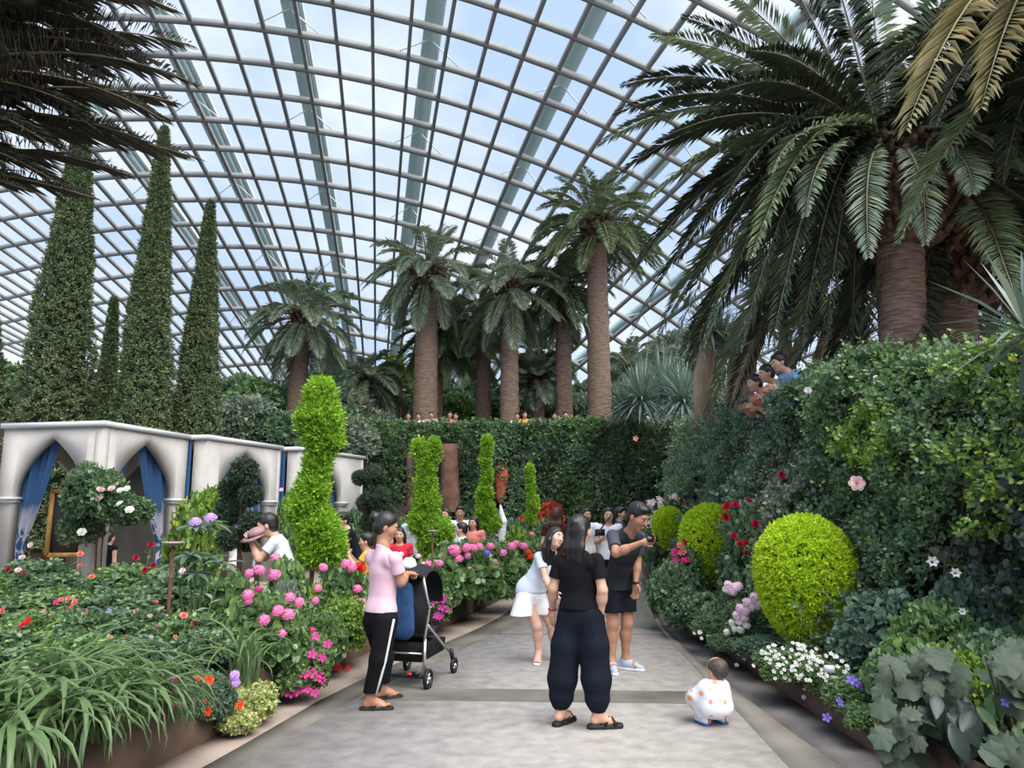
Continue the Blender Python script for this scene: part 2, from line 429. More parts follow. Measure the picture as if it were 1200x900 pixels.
pet('pink', (.78,.16,.40), (.95,.36,.60)); pet('hot', (.68,.02,.22), (.85,.06,.36)); pet('magenta', (.48,.01,.30), (.70,.05,.45))
pet('red', (.55,.008,.012), (.80,.03,.03)); pet('orange', (.80,.06,.015), (.95,.14,.03)); pet('paleprink', (.85,.58,.72), (.95,.80,.88))
pet('white', (.82,.82,.78), (.95,.95,.92)); pet('blush', (.86,.55,.55), (.96,.84,.80)); pet('violet', (.16,.09,.55), (.30,.20,.75))
pet('lilac', (.55,.30,.72), (.75,.50,.88)); pet('salmon', (.75,.17,.16), (.90,.36,.30)); pet('crimson', (.34,.006,.03), (.52,.02,.06))
pet('bluelilac', (.36,.36,.62), (.55,.55,.80))

TPL = {
 'lance': (np.array([(0,0,0),(-.21,.45,.05),(0,1,-.05),(.21,.45,.05)]), [np.array([(0,1,2),(0,2,3)])]),
 'needle': (np.array([(-.06,0,0),(.06,0,0),(0,1,0)]), [np.array([(0,1,2)])]),
 'oval': (np.array([(0,0,0),(-.27,.28,.05),(-.30,.60,.04),(0,1,-.10),(.30,.60,.04),(.27,.28,.05),(0,.45,-.03)]), [np.array([(0,1,6),(1,2,6),(2,3,6),(3,4,6),(4,5,6),(5,0,6)])]),
 'round': (np.array([(0,0,0),(-.40,.16,.05),(-.48,.52,.03),(-.22,.88,-.04),(.22,.88,-.04),(.48,.52,.03),(.40,.16,.05),(0,.45,-.06)]), [np.array([(0,1,7),(1,2,7),(2,3,7),(3,4,7),(4,5,7),(5,6,7),(6,0,7)])]),
 'ivy': (np.array([(0,0,0),(-.42,.10,.04),(-.30,.42,.0),(-.5,.60,-.02),(0,1.0,-.08),(.5,.60,-.02),(.30,.42,.0),(.42,.10,.04)]), [np.array([(0,1,2),(0,2,4),(2,3,4),(0,4,6),(4,5,6),(0,6,7)])]),
}
def unit(a): return a/(np.linalg.norm(a, axis=1)[:, None]+1e-9)
def cloud(tpl, pos, t, n, size):
    """one leaf of the template per row: base at pos, running along t, facing n"""
    T, FS = TPL[tpl] if isinstance(tpl, str) else tpl
    t = unit(t); b = unit(np.cross(t, n)); n = np.cross(b, t); size = np.asarray(size)[:, None, None]
    V = pos[:, None, :] + size*(T[None,:,0,None]*b[:,None,:] + T[None,:,1,None]*t[:,None,:] + T[None,:,2,None]*n[:,None,:])
    k = len(T); off = (np.arange(len(pos))*k)[:, None, None]
    return V.reshape(-1, 3), [(f[None]+off).reshape(-1, f.shape[1]) for f in FS]
class Foliage:
    def __init__(s, seed=1): s.V = []; s.F = []; s.M = []; s.n = 0; s.r = np.random.default_rng(seed)
    def add(s, V, Fs, m=0):
        for f in Fs: s.F.append(np.asarray(f)+s.n); s.M.append(m)
        s.V.append(np.asarray(V, float)); s.n += len(V)
    def sprigs(s, C, A, k=5, leaf=.06, stem=.10, tpl='oval', m=0, spread=1.0, jit=.5, flat=False):
        """k leaves spiralling up a short stem at each point C along axis A"""
        r = s.r; n = len(C); A = unit(A + r.normal(0, jit, (n,3)))
        ref = np.where(np.abs(A[:,2:3]) > .9, np.array([[1.0,0,0]]), np.array([[0,0,1.0]]))
        X = unit(np.cross(A, ref)); Y = np.cross(A, X)
        ph = r.uniform(0, 6.28, n)
        P=[]; T=[]; N=[]; S=[]
        for q in range(k):
            a = ph + q*2.4; rad = X*np.cos(a)[:,None] + Y*np.sin(a)[:,None]
            f = (q+.5)/k
            P.append(C + A*(stem*f)*r.uniform(.7,1.2,(n,1))); T.append(rad*spread*(1.1-.5*f) + A*(.35+.7*f) + r.normal(0,.15,(n,3)))
            N.append(A + r.normal(0,.25,(n,3))); S.append(leaf*r.uniform(.65,1.2,n)*(1.1-.35*f))
        V, F = cloud(tpl, np.concatenate(P), np.concatenate(T), np.concatenate(N), np.concatenate(S)); s.add(V, F, m)
    def blob(s, c, rad, n, up=.25, zmin=-2, inner=.18, **kw):
        r = s.r; d = unit(r.normal(0, 1, (int(n*1.6),3))); d = d[d[:,2] > zmin][:int(n)]
        rad = np.array(rad, float); P = np.array(c)+d*rad*(1-inner*r.random((len(d),1))**1.5)
        N = unit(d/rad); N[:,2] += up
        s.sprigs(P, N, **kw)
    def core(s, c, rad, m=1, f=.78, n=7):  # added dark ellipsoid that stops light passing through the leaves and gives depth
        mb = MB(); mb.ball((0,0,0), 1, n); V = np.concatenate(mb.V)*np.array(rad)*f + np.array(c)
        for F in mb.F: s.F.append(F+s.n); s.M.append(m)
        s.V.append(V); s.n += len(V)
    def mesh(s, name, mats): return raw_mesh(name, np.concatenate(s.V), s.F, mats, s.M)
    def build(s, name, mats, parent=None, loc=None, stuff=True):
        o = link(name, s.mesh(name, mats), parent, loc)
        if stuff: o['kind'] = 'stuff'
        return o

# ---- bush prototypes: unit size (about 1 m across), three variants each
PROTO = {}
def proto(kind):
    if kind in PROTO: return PROTO[kind]
    out = []
    spec = dict(  # tpl, leaf, k, stem, sprigs, material, spread
        rose=('oval', .105, 6, .13, 330, 'rose', 1.0), geranium=('round', .135, 5, .10, 330, 'mid', 1.1), fresh=('oval', .11, 6, .13, 300, 'fresh', 1.0),
        impatiens=('oval', .12, 6, .12, 330, 'mid', 1.1), lowgreen=('oval', .075, 6, .09, 520, 'bluegreen', 1.0), lowfine=('lance', .085, 7, .10, 560, 'rose', .9),
        bacopa=('oval', .055, 6, .08, 700, 'mid', 1.0), varieg=('oval', .11, 6, .12, 330, 'varieg', 1.1), grey=('lance', .16, 7, .16, 330, 'grey', .9),
        mid=('oval', .10, 6, .14, 340, 'mid', 1.0), ivy=('ivy', .11, 5, .12, 340, 'ivy', 1.0), blue=('round', .10, 5, .13, 340, 'bluegreen', 1.0),
        far=('lance', .17, 6, .18, 330, 'ivy_far', 1.0), farpale=('lance', .20, 7, .2, 300, 'grey', .9), farfresh=('oval', .16, 6, .18, 300, 'mid', 1.0), rust=('lance', .10, 6, .12, 330, 'rust', .9),
        red=('oval', .14, 6, .14, 260, 'redleaf', 1.0))[kind]
    tpl, leaf, k, stem, ns, m, sp = spec
    for v in range(3):
        f = Foliage(100+v*7+len(PROTO)*31); r = random.Random(v*5+len(PROTO))
        bl = [((0,0,.42), (.40,.40,.42))]
        for q in range(5):
            a = q*1.257+r.random(); bl.append(((math.cos(a)*.26, math.sin(a)*.26, .30+.34*r.random()), (.26,.26,.26)))
        for c, rad in bl:
            f.blob(c, rad, ns*(1.5 if rad[0] > .3 else .65)*.6, zmin=-.55, k=k, leaf=leaf, stem=stem, tpl=tpl, spread=sp)
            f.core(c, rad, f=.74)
        out.append(f.mesh('foliage_'+kind, [G[m], M['core']]))
    PROTO[kind] = out
    return out
_bn = [0]
def bush(name, loc, size, kind, label, cat='plant', group=None, rz=None, var=None):
    """a thing: Empty at the base + foliage; size = (sx, sy, sz)"""
    _bn[0] += 1
    root = empty(name, loc, label, cat, group)
    me = proto(kind)[(_bn[0] if var is None else var) % 3]
    o = link('foliage', me, root); o['kind'] = 'stuff'
    o.scale = size; o.rotation_euler.z = R.uniform(0, 6.28) if rz is None else rz
    return root
# ---- flowers (unit radius), facing +Z
def _petals(f, n, r0, L, tilt, w, z=0, ph=0, m=0, cup=0):
    a = np.arange(n)*2*math.pi/n+ph
    P = np.stack([np.cos(a)*r0, np.sin(a)*r0, np.full(n, z)], 1)
    T = np.stack([np.cos(a)*math.cos(tilt), np.sin(a)*math.cos(tilt), np.full(n, math.sin(tilt))], 1)
    N = np.stack([-np.cos(a)*math.sin(tilt), -np.sin(a)*math.sin(tilt), np.full(n, math.cos(tilt))], 1)
    tp = (np.array([(0,0,0),(-w*.7,.45,cup),(-w*.75,.85,cup),(0,1,0),(w*.75,.85,cup),(w*.7,.45,cup)])*np.array([1,1,1.0]), [np.array([(0,1,2,3),(0,3,4,5)])])
    V, F = cloud(tp, P, T, N, np.full(n, L)); f.add(V, F, m)
FL = {}
def flower_mesh(shape, col, col2=None):
    k = (shape, col, col2)
    if k in FL: return FL[k]
    f = Foliage(len(FL)+3)
    if shape == 'simple':
        _petals(f, 5, .05, .95, .15, .42, cup=.04); f.core((0,0,.06), (.14,.14,.1), 1, 1, 4)
    elif shape == 'double':
        _petals(f, 7, .05, .95, .2, .36, cup=.06); _petals(f, 6, .05, .7, .7, .34, .05, .4); _petals(f, 4, .04, .5, 1.1, .3, .08, .1)
    elif shape == 'rose':
        for q, (n, L, ti) in enumerate(((6,.95,.25),(6,.85,.6),(5,.72,.95),(4,.55,1.25),(3,.4,1.45))): _petals(f, n, .06, L, ti, .5, .03*q, q*.7, cup=.1)
    elif shape == 'head':       # umbel of many small florets over a dome
        r = np.random.default_rng(5); n = 26
        for q in range(n):
            z = 1-(q+.5)/n*1.15; a = q*2.4; rr = math.sqrt(max(0, 1-z*z)); d = Vector((rr*math.cos(a), rr*math.sin(a), z))
            g = Foliage(q); _petals(g, 5, .02, .34, .12, .42, ph=q)
            rot = d.to_track_quat('Z', 'Y').to_matrix()
            V = np.concatenate(g.V) @ np.array(rot).T + np.array(d)*(.60+.22*r.random()); V[:,2] *= .74; f.add(V, g.F)
    elif shape == 'bell':
        _petals(f, 6, .12, 1.0, 1.05, .3, 0); _petals(f, 6, .12, .7, .35, .2, .3)
    me = f.mesh('flower_'+shape+'_'+col, [G[col], G[col2] if col2 else M['stem']]); FL[k] = me
    return me
def flower(root, p, r, shape, col, name='flower', face=None, col2=None):
    o = link(name, flower_mesh(shape, col, col2), root, Vector(p)-root.location)
    d = Vector(face) if face else Vector((R.uniform(-.5,.5), R.uniform(-1.1,-.5), R.uniform(.4,.9)))
    o.rotation_euler = d.to_track_quat('Z','Y').to_euler(); o.scale = (r,)*3
    return o
# ---- palm fronds
def frond_geo(f, base, ctrl, tip, width, n=60, lw=.028, droop=.35, m=0, mr=1, rach=.022, vang=.45, start=.12, seed=0):
    """feather frond along a bezier base-ctrl-tip, leaflets on both sides"""
    r = np.random.default_rng(seed); B, C, T_ = [np.array(tuple(v), float) for v in (base, ctrl, tip)]
    def bz(s): s = s[:,None]; return (1-s)**2*B + 2*s*(1-s)*C + s*s*T_
    s = np.linspace(start, 1.0, n); P = bz(s); D = unit(np.gradient(P, axis=0))
    up0 = np.array([0,0,1.0]); S = np.cross(D, up0); bad = np.linalg.norm(S, axis=1) < .05; S[bad] = (1,0,0); S = unit(S); U = np.cross(S, D)
    prof = (np.sin(np.pi*np.clip((s-start)/(1-start)*.80+.16, 0, 1))**.8)
    for sd in (-1, 1):
        fwd = .55+.5*s[:,None]
        t = S*sd + D*fwd + U*vang*r.uniform(.5,1.3,(n,1)) + r.normal(0,.09,(n,3)); t = unit(t)
        L = width*prof*r.uniform(.85,1.08,n)
        mid = P + t*(L*.55)[:,None]; tipp = P + t*L[:,None]; tipp[:,2] -= droop*L*r.uniform(.5,1.2,n); mid[:,2] -= droop*L*.18
        wv = unit(np.cross(t, U + S*sd*.3))*lw
        V = np.stack([P, mid-wv*.5, tipp, mid+wv*.5], 1).reshape(-1,3)
        F = (np.array([(0,1,2),(0,2,3)])[None]+(np.arange(n)*4)[:,None,None]).reshape(-1,3)
        f.add(V, [F], m)
    q = np.linspace(0, 1, 12); mb = MB(); mb.tube(bz(q), rach*(1.25-1.05*q), 5)
    V = np.concatenate(mb.V)
    for F in mb.F: f.F.append(F+f.n); f.M.append(mr)
    f.V.append(V); f.n += len(V)
FR = {}
def frond_mesh(key, L, elev, droop, width, n, lw, mats, seed):
    k = (key, seed)
    if k in FR: return FR[k]
    f = Foliage(seed); e = math.radians(elev)
    tip = Vector((L*math.cos(e-droop*.5)*.95, 0, L*math.sin(e-droop)*.95)); ctl = Vector((math.cos(e)*L*.55, 0, math.sin(e)*L*.55))
    frond_geo(f, (0,0,0), ctl, tip, width, n, lw, .35, seed=seed, rach=L*.011)
    FR[k] = f.mesh('frond_'+key, mats); return FR[k]
def palm(name, base, crown_z, r, L, nf, label, cat='palm tree', group=None, leaf='palm', bark='bark', seed=0, n=84, lw=.017, width=.56, low=-60, high=80, bulb=1.35, lean=(0,0), skirt=0):
    rr = random.Random(seed); root = empty(name, base, label, cat, group)
    H = crown_z-base[2]; mb = MB(); k = 26
    prof = []
    for i in range(k+1):
        t = i/k; q = r*(1.12-.2*t+.12*math.exp(-t*14)); q *= 1+(.045 if i % 2 else -.03); prof.append((q, H*t))
    mb.lathe(prof, (0,0,0), 14)
    V = np.concatenate(mb.V); V[:,0] += lean[0]*(V[:,2]/H)**2; V[:,1] += lean[1]*(V[:,2]/H)**2
    mb.V = [V]; mb.F = mb.F; mb.build('trunk', M[bark], root, True)
    top = Vector((lean[0], lean[1], H))
    st = MB(); hb = max(.5, r*2.4)
    for i in range(60):
        a = i*2.4; z = -hb*.2+hb*1.1*i/60; rad = r*bulb*(.80+.3*math.sin(min(1,i/60)*2.6))
        p = top+Vector((math.cos(a)*rad*.75, math.sin(a)*rad*.75, z)); q = p+Vector((math.cos(a)*r*.55, math.sin(a)*r*.55, r*.62))
        st.tube([p, p.lerp(q,.6), q], [r*.24, r*.2, r*.1], 5)
    st.lathe([(r*.9,-hb*.3),(r*bulb*.95,.2*hb),(r*bulb*.8,.7*hb),(r*.3,hb*1.05)], top, 12)
    st.build('leaf_base', M['boot'], root)
    for i in range(nf):
        t = (i+.5)/nf; e = high+(low-high)*t**1.05; a = i*2.39996+rr.uniform(-.25,.25)
        e += rr.uniform(-17,17); sd = rr.randrange(2); band = int((e+90)//20)
        me = frond_mesh(f'{name}_{leaf}_{L:.1f}_{band}', L, -90+band*20+10, .75 if e > -20 else .3, width, n, lw, [G[leaf], M['rachis']], sd)
        o = link('frond', me, root, top+Vector((math.cos(a)*r*.6, math.sin(a)*r*.6, hb*(.25+.65*(1-t)))))
        o.rotation_euler.z = a; sc = rr.uniform(.86,1.06); o.scale = (sc,sc,sc)
    return root
# ---- sword-leaved rosettes (agave, yucca, dragon tree heads)
def rosette(f, c, L, n, w, lo=-35, hi=85, m=0, droop=.25):
    r = f.r; i = np.arange(n); a = i*2.39996; e = np.radians(hi+(lo-hi)*((i+.5)/n)**.9 + r.uniform(-6,6,n))
    t = np.stack([np.cos(a)*np.cos(e), np.sin(a)*np.cos(e), np.sin(e)], 1)
    P = np.array(c)+t*L*.04; mid = P+t*L*.5; tip = P+t*L*r.uniform(.85,1.1,(n,1)); tip[:,2] -= droop*L*np.cos(e)*.6
    s = unit(np.cross(t, np.array([[0,0,1.0]])))*w
    V = np.stack([P-s*.35, P+s*.35, mid+s*.5, mid-s*.5, tip], 1).reshape(-1,3)
    o = (np.arange(n)*5)[:,None,None]
    f.add(V, [(np.array([[(0,1,2,3)]])+o).reshape(-1,4), (np.array([[(3,2,4)]])+o).reshape(-1,3)], m)
# ---- arching blade mesh for lilies (single leaf objects)
BL = {}
def blade_mesh(v, w=.03):
    if (v,w) in BL: return BL[(v,w)]
    r = random.Random(v*13+1); L = 1.0; k = 8; ang = math.radians(r.uniform(68,86)); p = Vector((0,0,0)); V = []; bend = r.uniform(.14,.30)
    for i in range(k+1):
        t = i/k; wd = w*(.75+.5*t-1.2*t**3)*.5 if t < .99 else .001
        V += [(p.x, -max(wd,.001), p.z+.006*0), (p.x-.004, 0, p.z-.008), (p.x, max(wd,.001), p.z)]
        p = p+Vector((math.cos(ang), 0, math.sin(ang)))*(L/k); ang -= bend*(1+1.1*t)
    F = []
    for i in range(k):
        a = 3*i; F += [(a,a+1,a+4,a+3),(a+1,a+2,a+5,a+4)]
    BL[(v,w)] = raw_mesh('leaf_blade', V, [np.array(F)], [G['strap']], smooth=True); return BL[(v,w)]
def lily(name, loc, nb, L, label, cat='plant', group=None, w=.03, az=(-3.14,3.14), seed=0, spread=.1):
    root = empty(name, loc, label, cat, group); rr = random.Random(seed)
    for i in range(nb):
        o = link('leaf', blade_mesh(rr.randrange(8), w), root, (rr.uniform(-spread,spread), rr.uniform(-spread,spread), 0))
        o.rotation_euler = (rr.uniform(-.1,.1), rr.uniform(-.25,.25), rr.uniform(*az)); s = L*rr.uniform(.65,1.1); o.scale = (s,s,s)
    return root
# ---- large single leaves
def lobed_mesh(v, m):
    r = random.Random(v); V = [(0,0,0),(0,.42,.05)]; n = 21
    for i in range(n):
        a = -math.pi*.5+(.22+ (2*math.pi-.44)*i/(n-1)); q = (.50+.10*math.cos(a-math.pi/2))*(1.0 if i % 3 == 1 else .80 if i % 3 == 0 else .86)
        V.append((math.cos(a)*q*1.0, .42+math.sin(a)*q, -.10*q*q*3+r.uniform(-.03,.03)+(.03 if i % 3 == 1 else -.02)))
    F = [(1, 2+i, 3+i) for i in range(n-1)] + [(1, 1+n, 0), (1, 0, 2)]
    return raw_mesh('lobed_leaf', V, [np.array(F)], [G[m]], smooth=False)
def ellip_mesh(v, m, w=.24):
    V = []; k = 7
    for i in range(k+1):
        t = i/k; wd = w*math.sin(math.pi*min(1,t*.93+.05))**.8; z = -.28*t*t
        V += [(-wd,t,z+.06*wd/w),(0,t,z-.02),(wd,t,z+.06*wd/w)]
    F = []
    for i in range(k): a = 3*i; F += [(a,a+1,a+4,a+3),(a+1,a+2,a+5,a+4)]
    return raw_mesh('ellip_leaf', V, [np.array(F)], [G[m]], smooth=True)
LOB = [lobed_mesh(v, 'bigsoft') for v in range(4)]
ELD = [ellip_mesh(v, 'bigdark') for v in range(2)]
ELM = [ellip_mesh(v, 'mid', .2) for v in range(2)]
RHO = [ellip_mesh(v, 'bluegreen', .15) for v in range(2)]
def put_leaf(root, me, p, d, nrm, s, name='leaf'):
    """leaf at world point p running along d, face towards nrm"""
    y = Vector(d).normalized(); z = Vector(nrm); x = y.cross(z).normalized(); z = x.cross(y)
    o = link(name, me, root, Vector(p)-root.location)
    o.rotation_euler = Matrix((x, y, z)).transposed().to_euler(); o.scale = (s,s,s)
    return o
# ================================================================== BIG PLANTS
def cypress(x0, x1, ytop, ybase, Y, label, seed, kind='cypress', ns=6500, leaf=.105):
    b = at((x0+x1)/2, ybase, Y); top = at((x0+x1)/2, ytop, Y); zb = 0.6; rad = (x1-x0)/2/900*Y
    root = empty('cypress', (b.x, Y, zb), label, 'cypress tree', 'tall cypresses behind the pavilions')
    H = top.z-zb-.15; rad -= .10; f = Foliage(seed); r = f.r
    t = r.random(ns*2)**.85; prof = lambda t: rad*np.where(t < .12, .75+2.0*t, 1.0)*np.clip((1-t)/.80, 0, 1)**.88
    a = r.uniform(0, 6.283, len(t)); lump = 1+.08*np.sin(a*3+t*17)+.07*np.sin(a*5-t*31)+.07*np.sin(a*9+t*63)+.05*np.sin(a*2-t*90)
    rr = prof(t)*lump*(1-.2*r.random(len(t))**2)
    C = np.stack([np.cos(a)*rr, np.sin(a)*rr, t*H], 1); A = np.stack([np.cos(a)*.8, np.sin(a)*.8, np.full(len(t), .75)], 1)
    f.sprigs(C, A, k=5, leaf=leaf, stem=.10, tpl='lance', spread=.75)
    f.core((0,0,0), (1,1,1), f=.01)
    o = f.build('foliage', [G[kind], M['core']], root)
    mb = MB(); n = 22; mb.lathe([(float(prof(np.array(i/n)))*.80+.01, H*i/n) for i in range(n+1)], (0,0,0), 14); mb.build('inner_branches', M['core'], root)  # added dark cone within the leaves, in place of inner shade
    MB().tube([(0,0,-.6),(0,0,1.2)], [.28,.22], 8).build('trunk', M['bark_d'], root)
cypress(14, 110, 118, 500, 20.0, 'thickest and leftmost tall cypress, top hidden behind the drooping dark fronds', 1)
cypress(128, 202, 146, 500, 20.0, 'tall pointed cypress in the middle of the left row', 2)
cypress(196, 262, 232, 500, 21.0, 'narrow pointed cypress on the right of the left row', 3, ns=5200)
cypress(102, 140, 346, 500, 28.0, 'small distant cypress seen between the two tallest ones', 4, ns=2600, leaf=.15)
cypress(-70, 12, 330, 500, 24.0, 'bushy cypress cut by the left picture edge', 5, ns=3000, leaf=.14)

# ---- the great palm on the right terrace and its two neighbours
def great_palm(base, crown, r, tips, nrand, Lr, label, seed, leaf='palm_dark', az=(0,6.283), hang=0, width=.50, elr=(-40,75), rim=1.0):
    base = Vector(base); base.z = 2.0; root = empty('date_palm', base, label, 'palm tree'); rr = random.Random(seed); b = Vector(base); c = Vector(crown)-b
    mb = MB(); k = 46; mb.lathe([(r*(1.0+.10*math.exp(-i/4))*(1+(.025 if i % 2 else -.02)), c.z*.9*i/k) for i in range(k+1)], (0,0,0), 22)
    V = np.concatenate(mb.V); tt = V[:,2]/c.z; V[:,0] += c.x*tt; V[:,1] += c.y*tt; mb.V = [V]
    mb.build('trunk', M['bark'], root, True)
    R0 = r*2.7; hb = r*4.6; st = MB()
    st.lathe([(r*.9,-r*4.5),(R0*.62,-r*4.1),(R0*.86,-r*3.2),(R0*.95,-r*1.8),(R0*.85,-r*.4),(R0*.6,r*.5),(r*.4,r*1.2)], c, 20)
    st.build('crown_core', M['boot'], root)
    sb = MB()
    for i in range(230):       # old frond stubs in spirals
        t = i/230; a = i*2.39996; z = -r*4.3+r*4.6*t; q = R0*(.62+.36*math.sin(math.pi*min(1, t*.62+.16)))
        p = c+Vector((math.cos(a)*q, math.sin(a)*q, z)); d = Vector((math.cos(a), math.sin(a), .75)).normalized()
        sb.tube([p-d*.08, p+d*r*.30], [r*.20, r*.12], 5)
    sb.build('leaf_base', M['boot'], root)
    for i, (px, py, Yt, sag) in enumerate(tips):
        t = at(px, py, Yt)-b; d = t-c; a = Vector((d.x, d.y, 0)); a = a.normalized() if a.length > 1e-4 else Vector((0,-1,0))
        s = c+a*r*1.1+Vector((0,0,hb*.06)); ctl = s+(t-s)*.5+Vector((0,0,sag*(t-s).length))
        f = Foliage(seed*50+i); frond_geo(f, s, ctl, t, width*.95, 120, .032, .38, seed=seed*9+i, rach=.020)
        link('frond', f.mesh('frond', [G[leaf if i % 4 else 'palm'], M['rachis' if i % 5 == 0 else 'rachis_d']]), root)
    for i in range(nrand):
        a = az[0]+(az[1]-az[0])*((i*.61803) % 1); e = math.radians(elr[1]+(elr[0]-elr[1])*(i/nrand)); L = Lr*rr.uniform(.85,1.1)
        d = Vector((math.cos(a)*math.cos(e), math.sin(a)*math.cos(e), math.sin(e))); s = c+Vector((math.cos(a)*r*1.1, math.sin(a)*r*1.1, hb*.10))
        ctl = s+d*L*.55; t = s+d*L*.88+Vector((0,0,-L*(.26+.30*math.cos(e)*(1 if e > -.2 else .55))))
        f = Foliage(seed*70+i); frond_geo(f, s, ctl, t, width, 100, .032, .38, seed=seed*11+i, rach=.020)
        link('frond', f.mesh('frond', [G[leaf if i % 3 else 'palm'], M['rachis_d']]), root)
    return root
PB = at(1050, 392, 10.5); PC = at(1050, 185, 10.5)
T1 = [(765,42,9.8,.22),(722,132,10.2,.30),(770,165,9.6,.28),(716,212,10.4,.38),(735,262,9.4,.36),(735,330,10.6,.42),(742,388,9.8,.44),
      (792,396,9.2,.46),(826,404,9.7,.48),(868,408,9.0,.5),(905,402,8.9,.5),(940,398,9.4,.5),(700,170,11.6,.36),(750,300,11.8,.42),(800,350,11.4,.46),(730,100,11.2,.3),
      (830,-30,10.0,.15),(905,-60,10.6,.12),(800,20,11.0,.2),(960,-90,9.8,.1),(1010,-120,11,.1),(880,60,9.0,.3),(840,110,9.0,.34),
      (850,230,8.8,.42),(880,300,8.6,.46),(920,330,9.0,.5),(970,380,9.4,.52),(1000,395,10.8,.5)]
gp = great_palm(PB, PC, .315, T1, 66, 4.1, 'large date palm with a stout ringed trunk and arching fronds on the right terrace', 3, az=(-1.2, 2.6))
def front_frond(root, s, c, t, leaf, width=.42, n=64, lw=.028, seed=0, label=None, rm='rachis', droop=.25):
    f = Foliage(seed); b = root.location
    frond_geo(f, s-b, c-b, t-b, width, n, lw, droop, seed=seed, rach=.02, vang=.25)
    o = link('frond', f.mesh('frond', [G[leaf], M[rm]]), root)
    if label: o['label'] = label
for q, (s, c, t) in enumerate((((1030,170),(1010,185),(1018,300)),((1055,170),(1085,180),(1085,284)),((1000,165),(955,160),(944,252)),((1090,170),(1140,175),(1140,226)),((1080,150),(1150,140),(1205,205)),((1020,150),(930,130),(905,200)))):
    front_frond(gp, at(*s, 9.9), at(*c, 9.2), at(*t, 9.0), 'palm_grey', .36, seed=300+q, label='pale grey-green frond hanging in front')
P2B = at(1098, 372, 12.0); P2C = at(1115, 250, 12.0)
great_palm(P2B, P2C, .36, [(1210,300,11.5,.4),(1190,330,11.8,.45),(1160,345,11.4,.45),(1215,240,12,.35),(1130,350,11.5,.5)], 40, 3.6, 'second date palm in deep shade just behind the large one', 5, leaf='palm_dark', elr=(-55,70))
P3B = at(1260, 330, 9.5); P3C = at(1290, 60, 9.5)
p3 = great_palm(P3B, P3C, .33, [(1150,120,9.0,.3),(1120,40,9.4,.25),(1175,210,8.8,.4)], 34, 4.0, 'date palm mostly outside the right picture edge', 8, az=(1.2,5.2))
front_frond(p3, at(1215,-60,8.6), at(1135,-40,7.8), at(1062,150,7.2), 'palm_yellow', .62, 62, .032, 400, 'yellowing dry frond drooping from the top edge', droop=.5)
front_frond(p3, at(1230,-50,8.6), at(1190,-30,7.9), at(1150,125,7.4), 'palm_yellow', .5, 52, .03, 401, 'yellow-green drooping frond', droop=.5)

# ---- dark palm hanging in from the top left
V_ = lambda *a: Vector(a)
NB = at(-170, 560, 7.6); NC = at(-150, 90, 7.6)
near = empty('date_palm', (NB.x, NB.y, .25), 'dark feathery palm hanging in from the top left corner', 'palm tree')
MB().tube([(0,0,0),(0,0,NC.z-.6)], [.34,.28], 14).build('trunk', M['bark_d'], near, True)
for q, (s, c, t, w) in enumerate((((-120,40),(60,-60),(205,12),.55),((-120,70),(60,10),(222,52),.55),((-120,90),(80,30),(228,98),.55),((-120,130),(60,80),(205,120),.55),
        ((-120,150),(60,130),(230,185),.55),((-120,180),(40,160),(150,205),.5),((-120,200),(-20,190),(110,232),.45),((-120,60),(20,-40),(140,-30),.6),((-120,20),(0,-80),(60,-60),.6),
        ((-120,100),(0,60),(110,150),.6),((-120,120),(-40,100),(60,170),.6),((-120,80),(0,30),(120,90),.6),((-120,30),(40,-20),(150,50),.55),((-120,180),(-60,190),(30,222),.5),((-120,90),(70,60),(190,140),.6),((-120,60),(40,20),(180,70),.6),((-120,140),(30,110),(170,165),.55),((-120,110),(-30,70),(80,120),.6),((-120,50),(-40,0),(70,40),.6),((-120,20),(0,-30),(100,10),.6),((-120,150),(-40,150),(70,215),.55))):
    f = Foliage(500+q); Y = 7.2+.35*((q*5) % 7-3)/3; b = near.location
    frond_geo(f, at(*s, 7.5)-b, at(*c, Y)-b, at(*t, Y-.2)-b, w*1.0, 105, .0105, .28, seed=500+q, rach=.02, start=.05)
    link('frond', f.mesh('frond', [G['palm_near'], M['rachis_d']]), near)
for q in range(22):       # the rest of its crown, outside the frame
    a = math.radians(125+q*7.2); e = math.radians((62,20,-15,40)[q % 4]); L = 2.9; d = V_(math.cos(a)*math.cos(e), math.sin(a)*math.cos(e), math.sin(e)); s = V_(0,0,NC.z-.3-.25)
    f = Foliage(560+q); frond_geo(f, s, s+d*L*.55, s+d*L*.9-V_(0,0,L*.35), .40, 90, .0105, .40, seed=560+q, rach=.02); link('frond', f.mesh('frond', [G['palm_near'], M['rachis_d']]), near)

# ---- palms along the back terrace
def bpalm(px, ybase, w, ycrown, Y, Lpx, nf, label, seed, **kw):
    b = at(px, ybase, Y); b.z = min(b.z, 4.4); c = at(px, ycrown, Y)
    return palm('date_palm', b, c.z, w/2/900*Y, Lpx*1.16/900*Y, nf, label, seed=seed, group='palms on the back terrace', **kw)
bpalm(343, 520, 21, 385, 27, 64, 42, 'palm standing alone left of the back terrace, above the white pavilions', 1, leaf='palm_grey', bark='bark_d', low=-75, lean=(.25,0))
bpalm(498, 492, 27, 338, 29, 68, 46, 'palm with a thick pale trunk and long skirt of hanging fronds', 2, leaf='palm_grey', low=-88)
bpalm(513, 492, 11, 400, 31, 50, 26, 'thin red-brown trunked palm just behind the thick skirted palm', 3, leaf='palm', bark='bark_d')
bpalm(566, 492, 18, 385, 31, 55, 34, 'palm with a dark trunk left of the tall ringed pair', 4, leaf='palm', bark='bark_d', low=-80)
bpalm(597, 490, 21, 352, 29, 66, 40, 'slim ringed palm in the middle with silvery arching fronds', 5, leaf='palm_grey', low=-70)
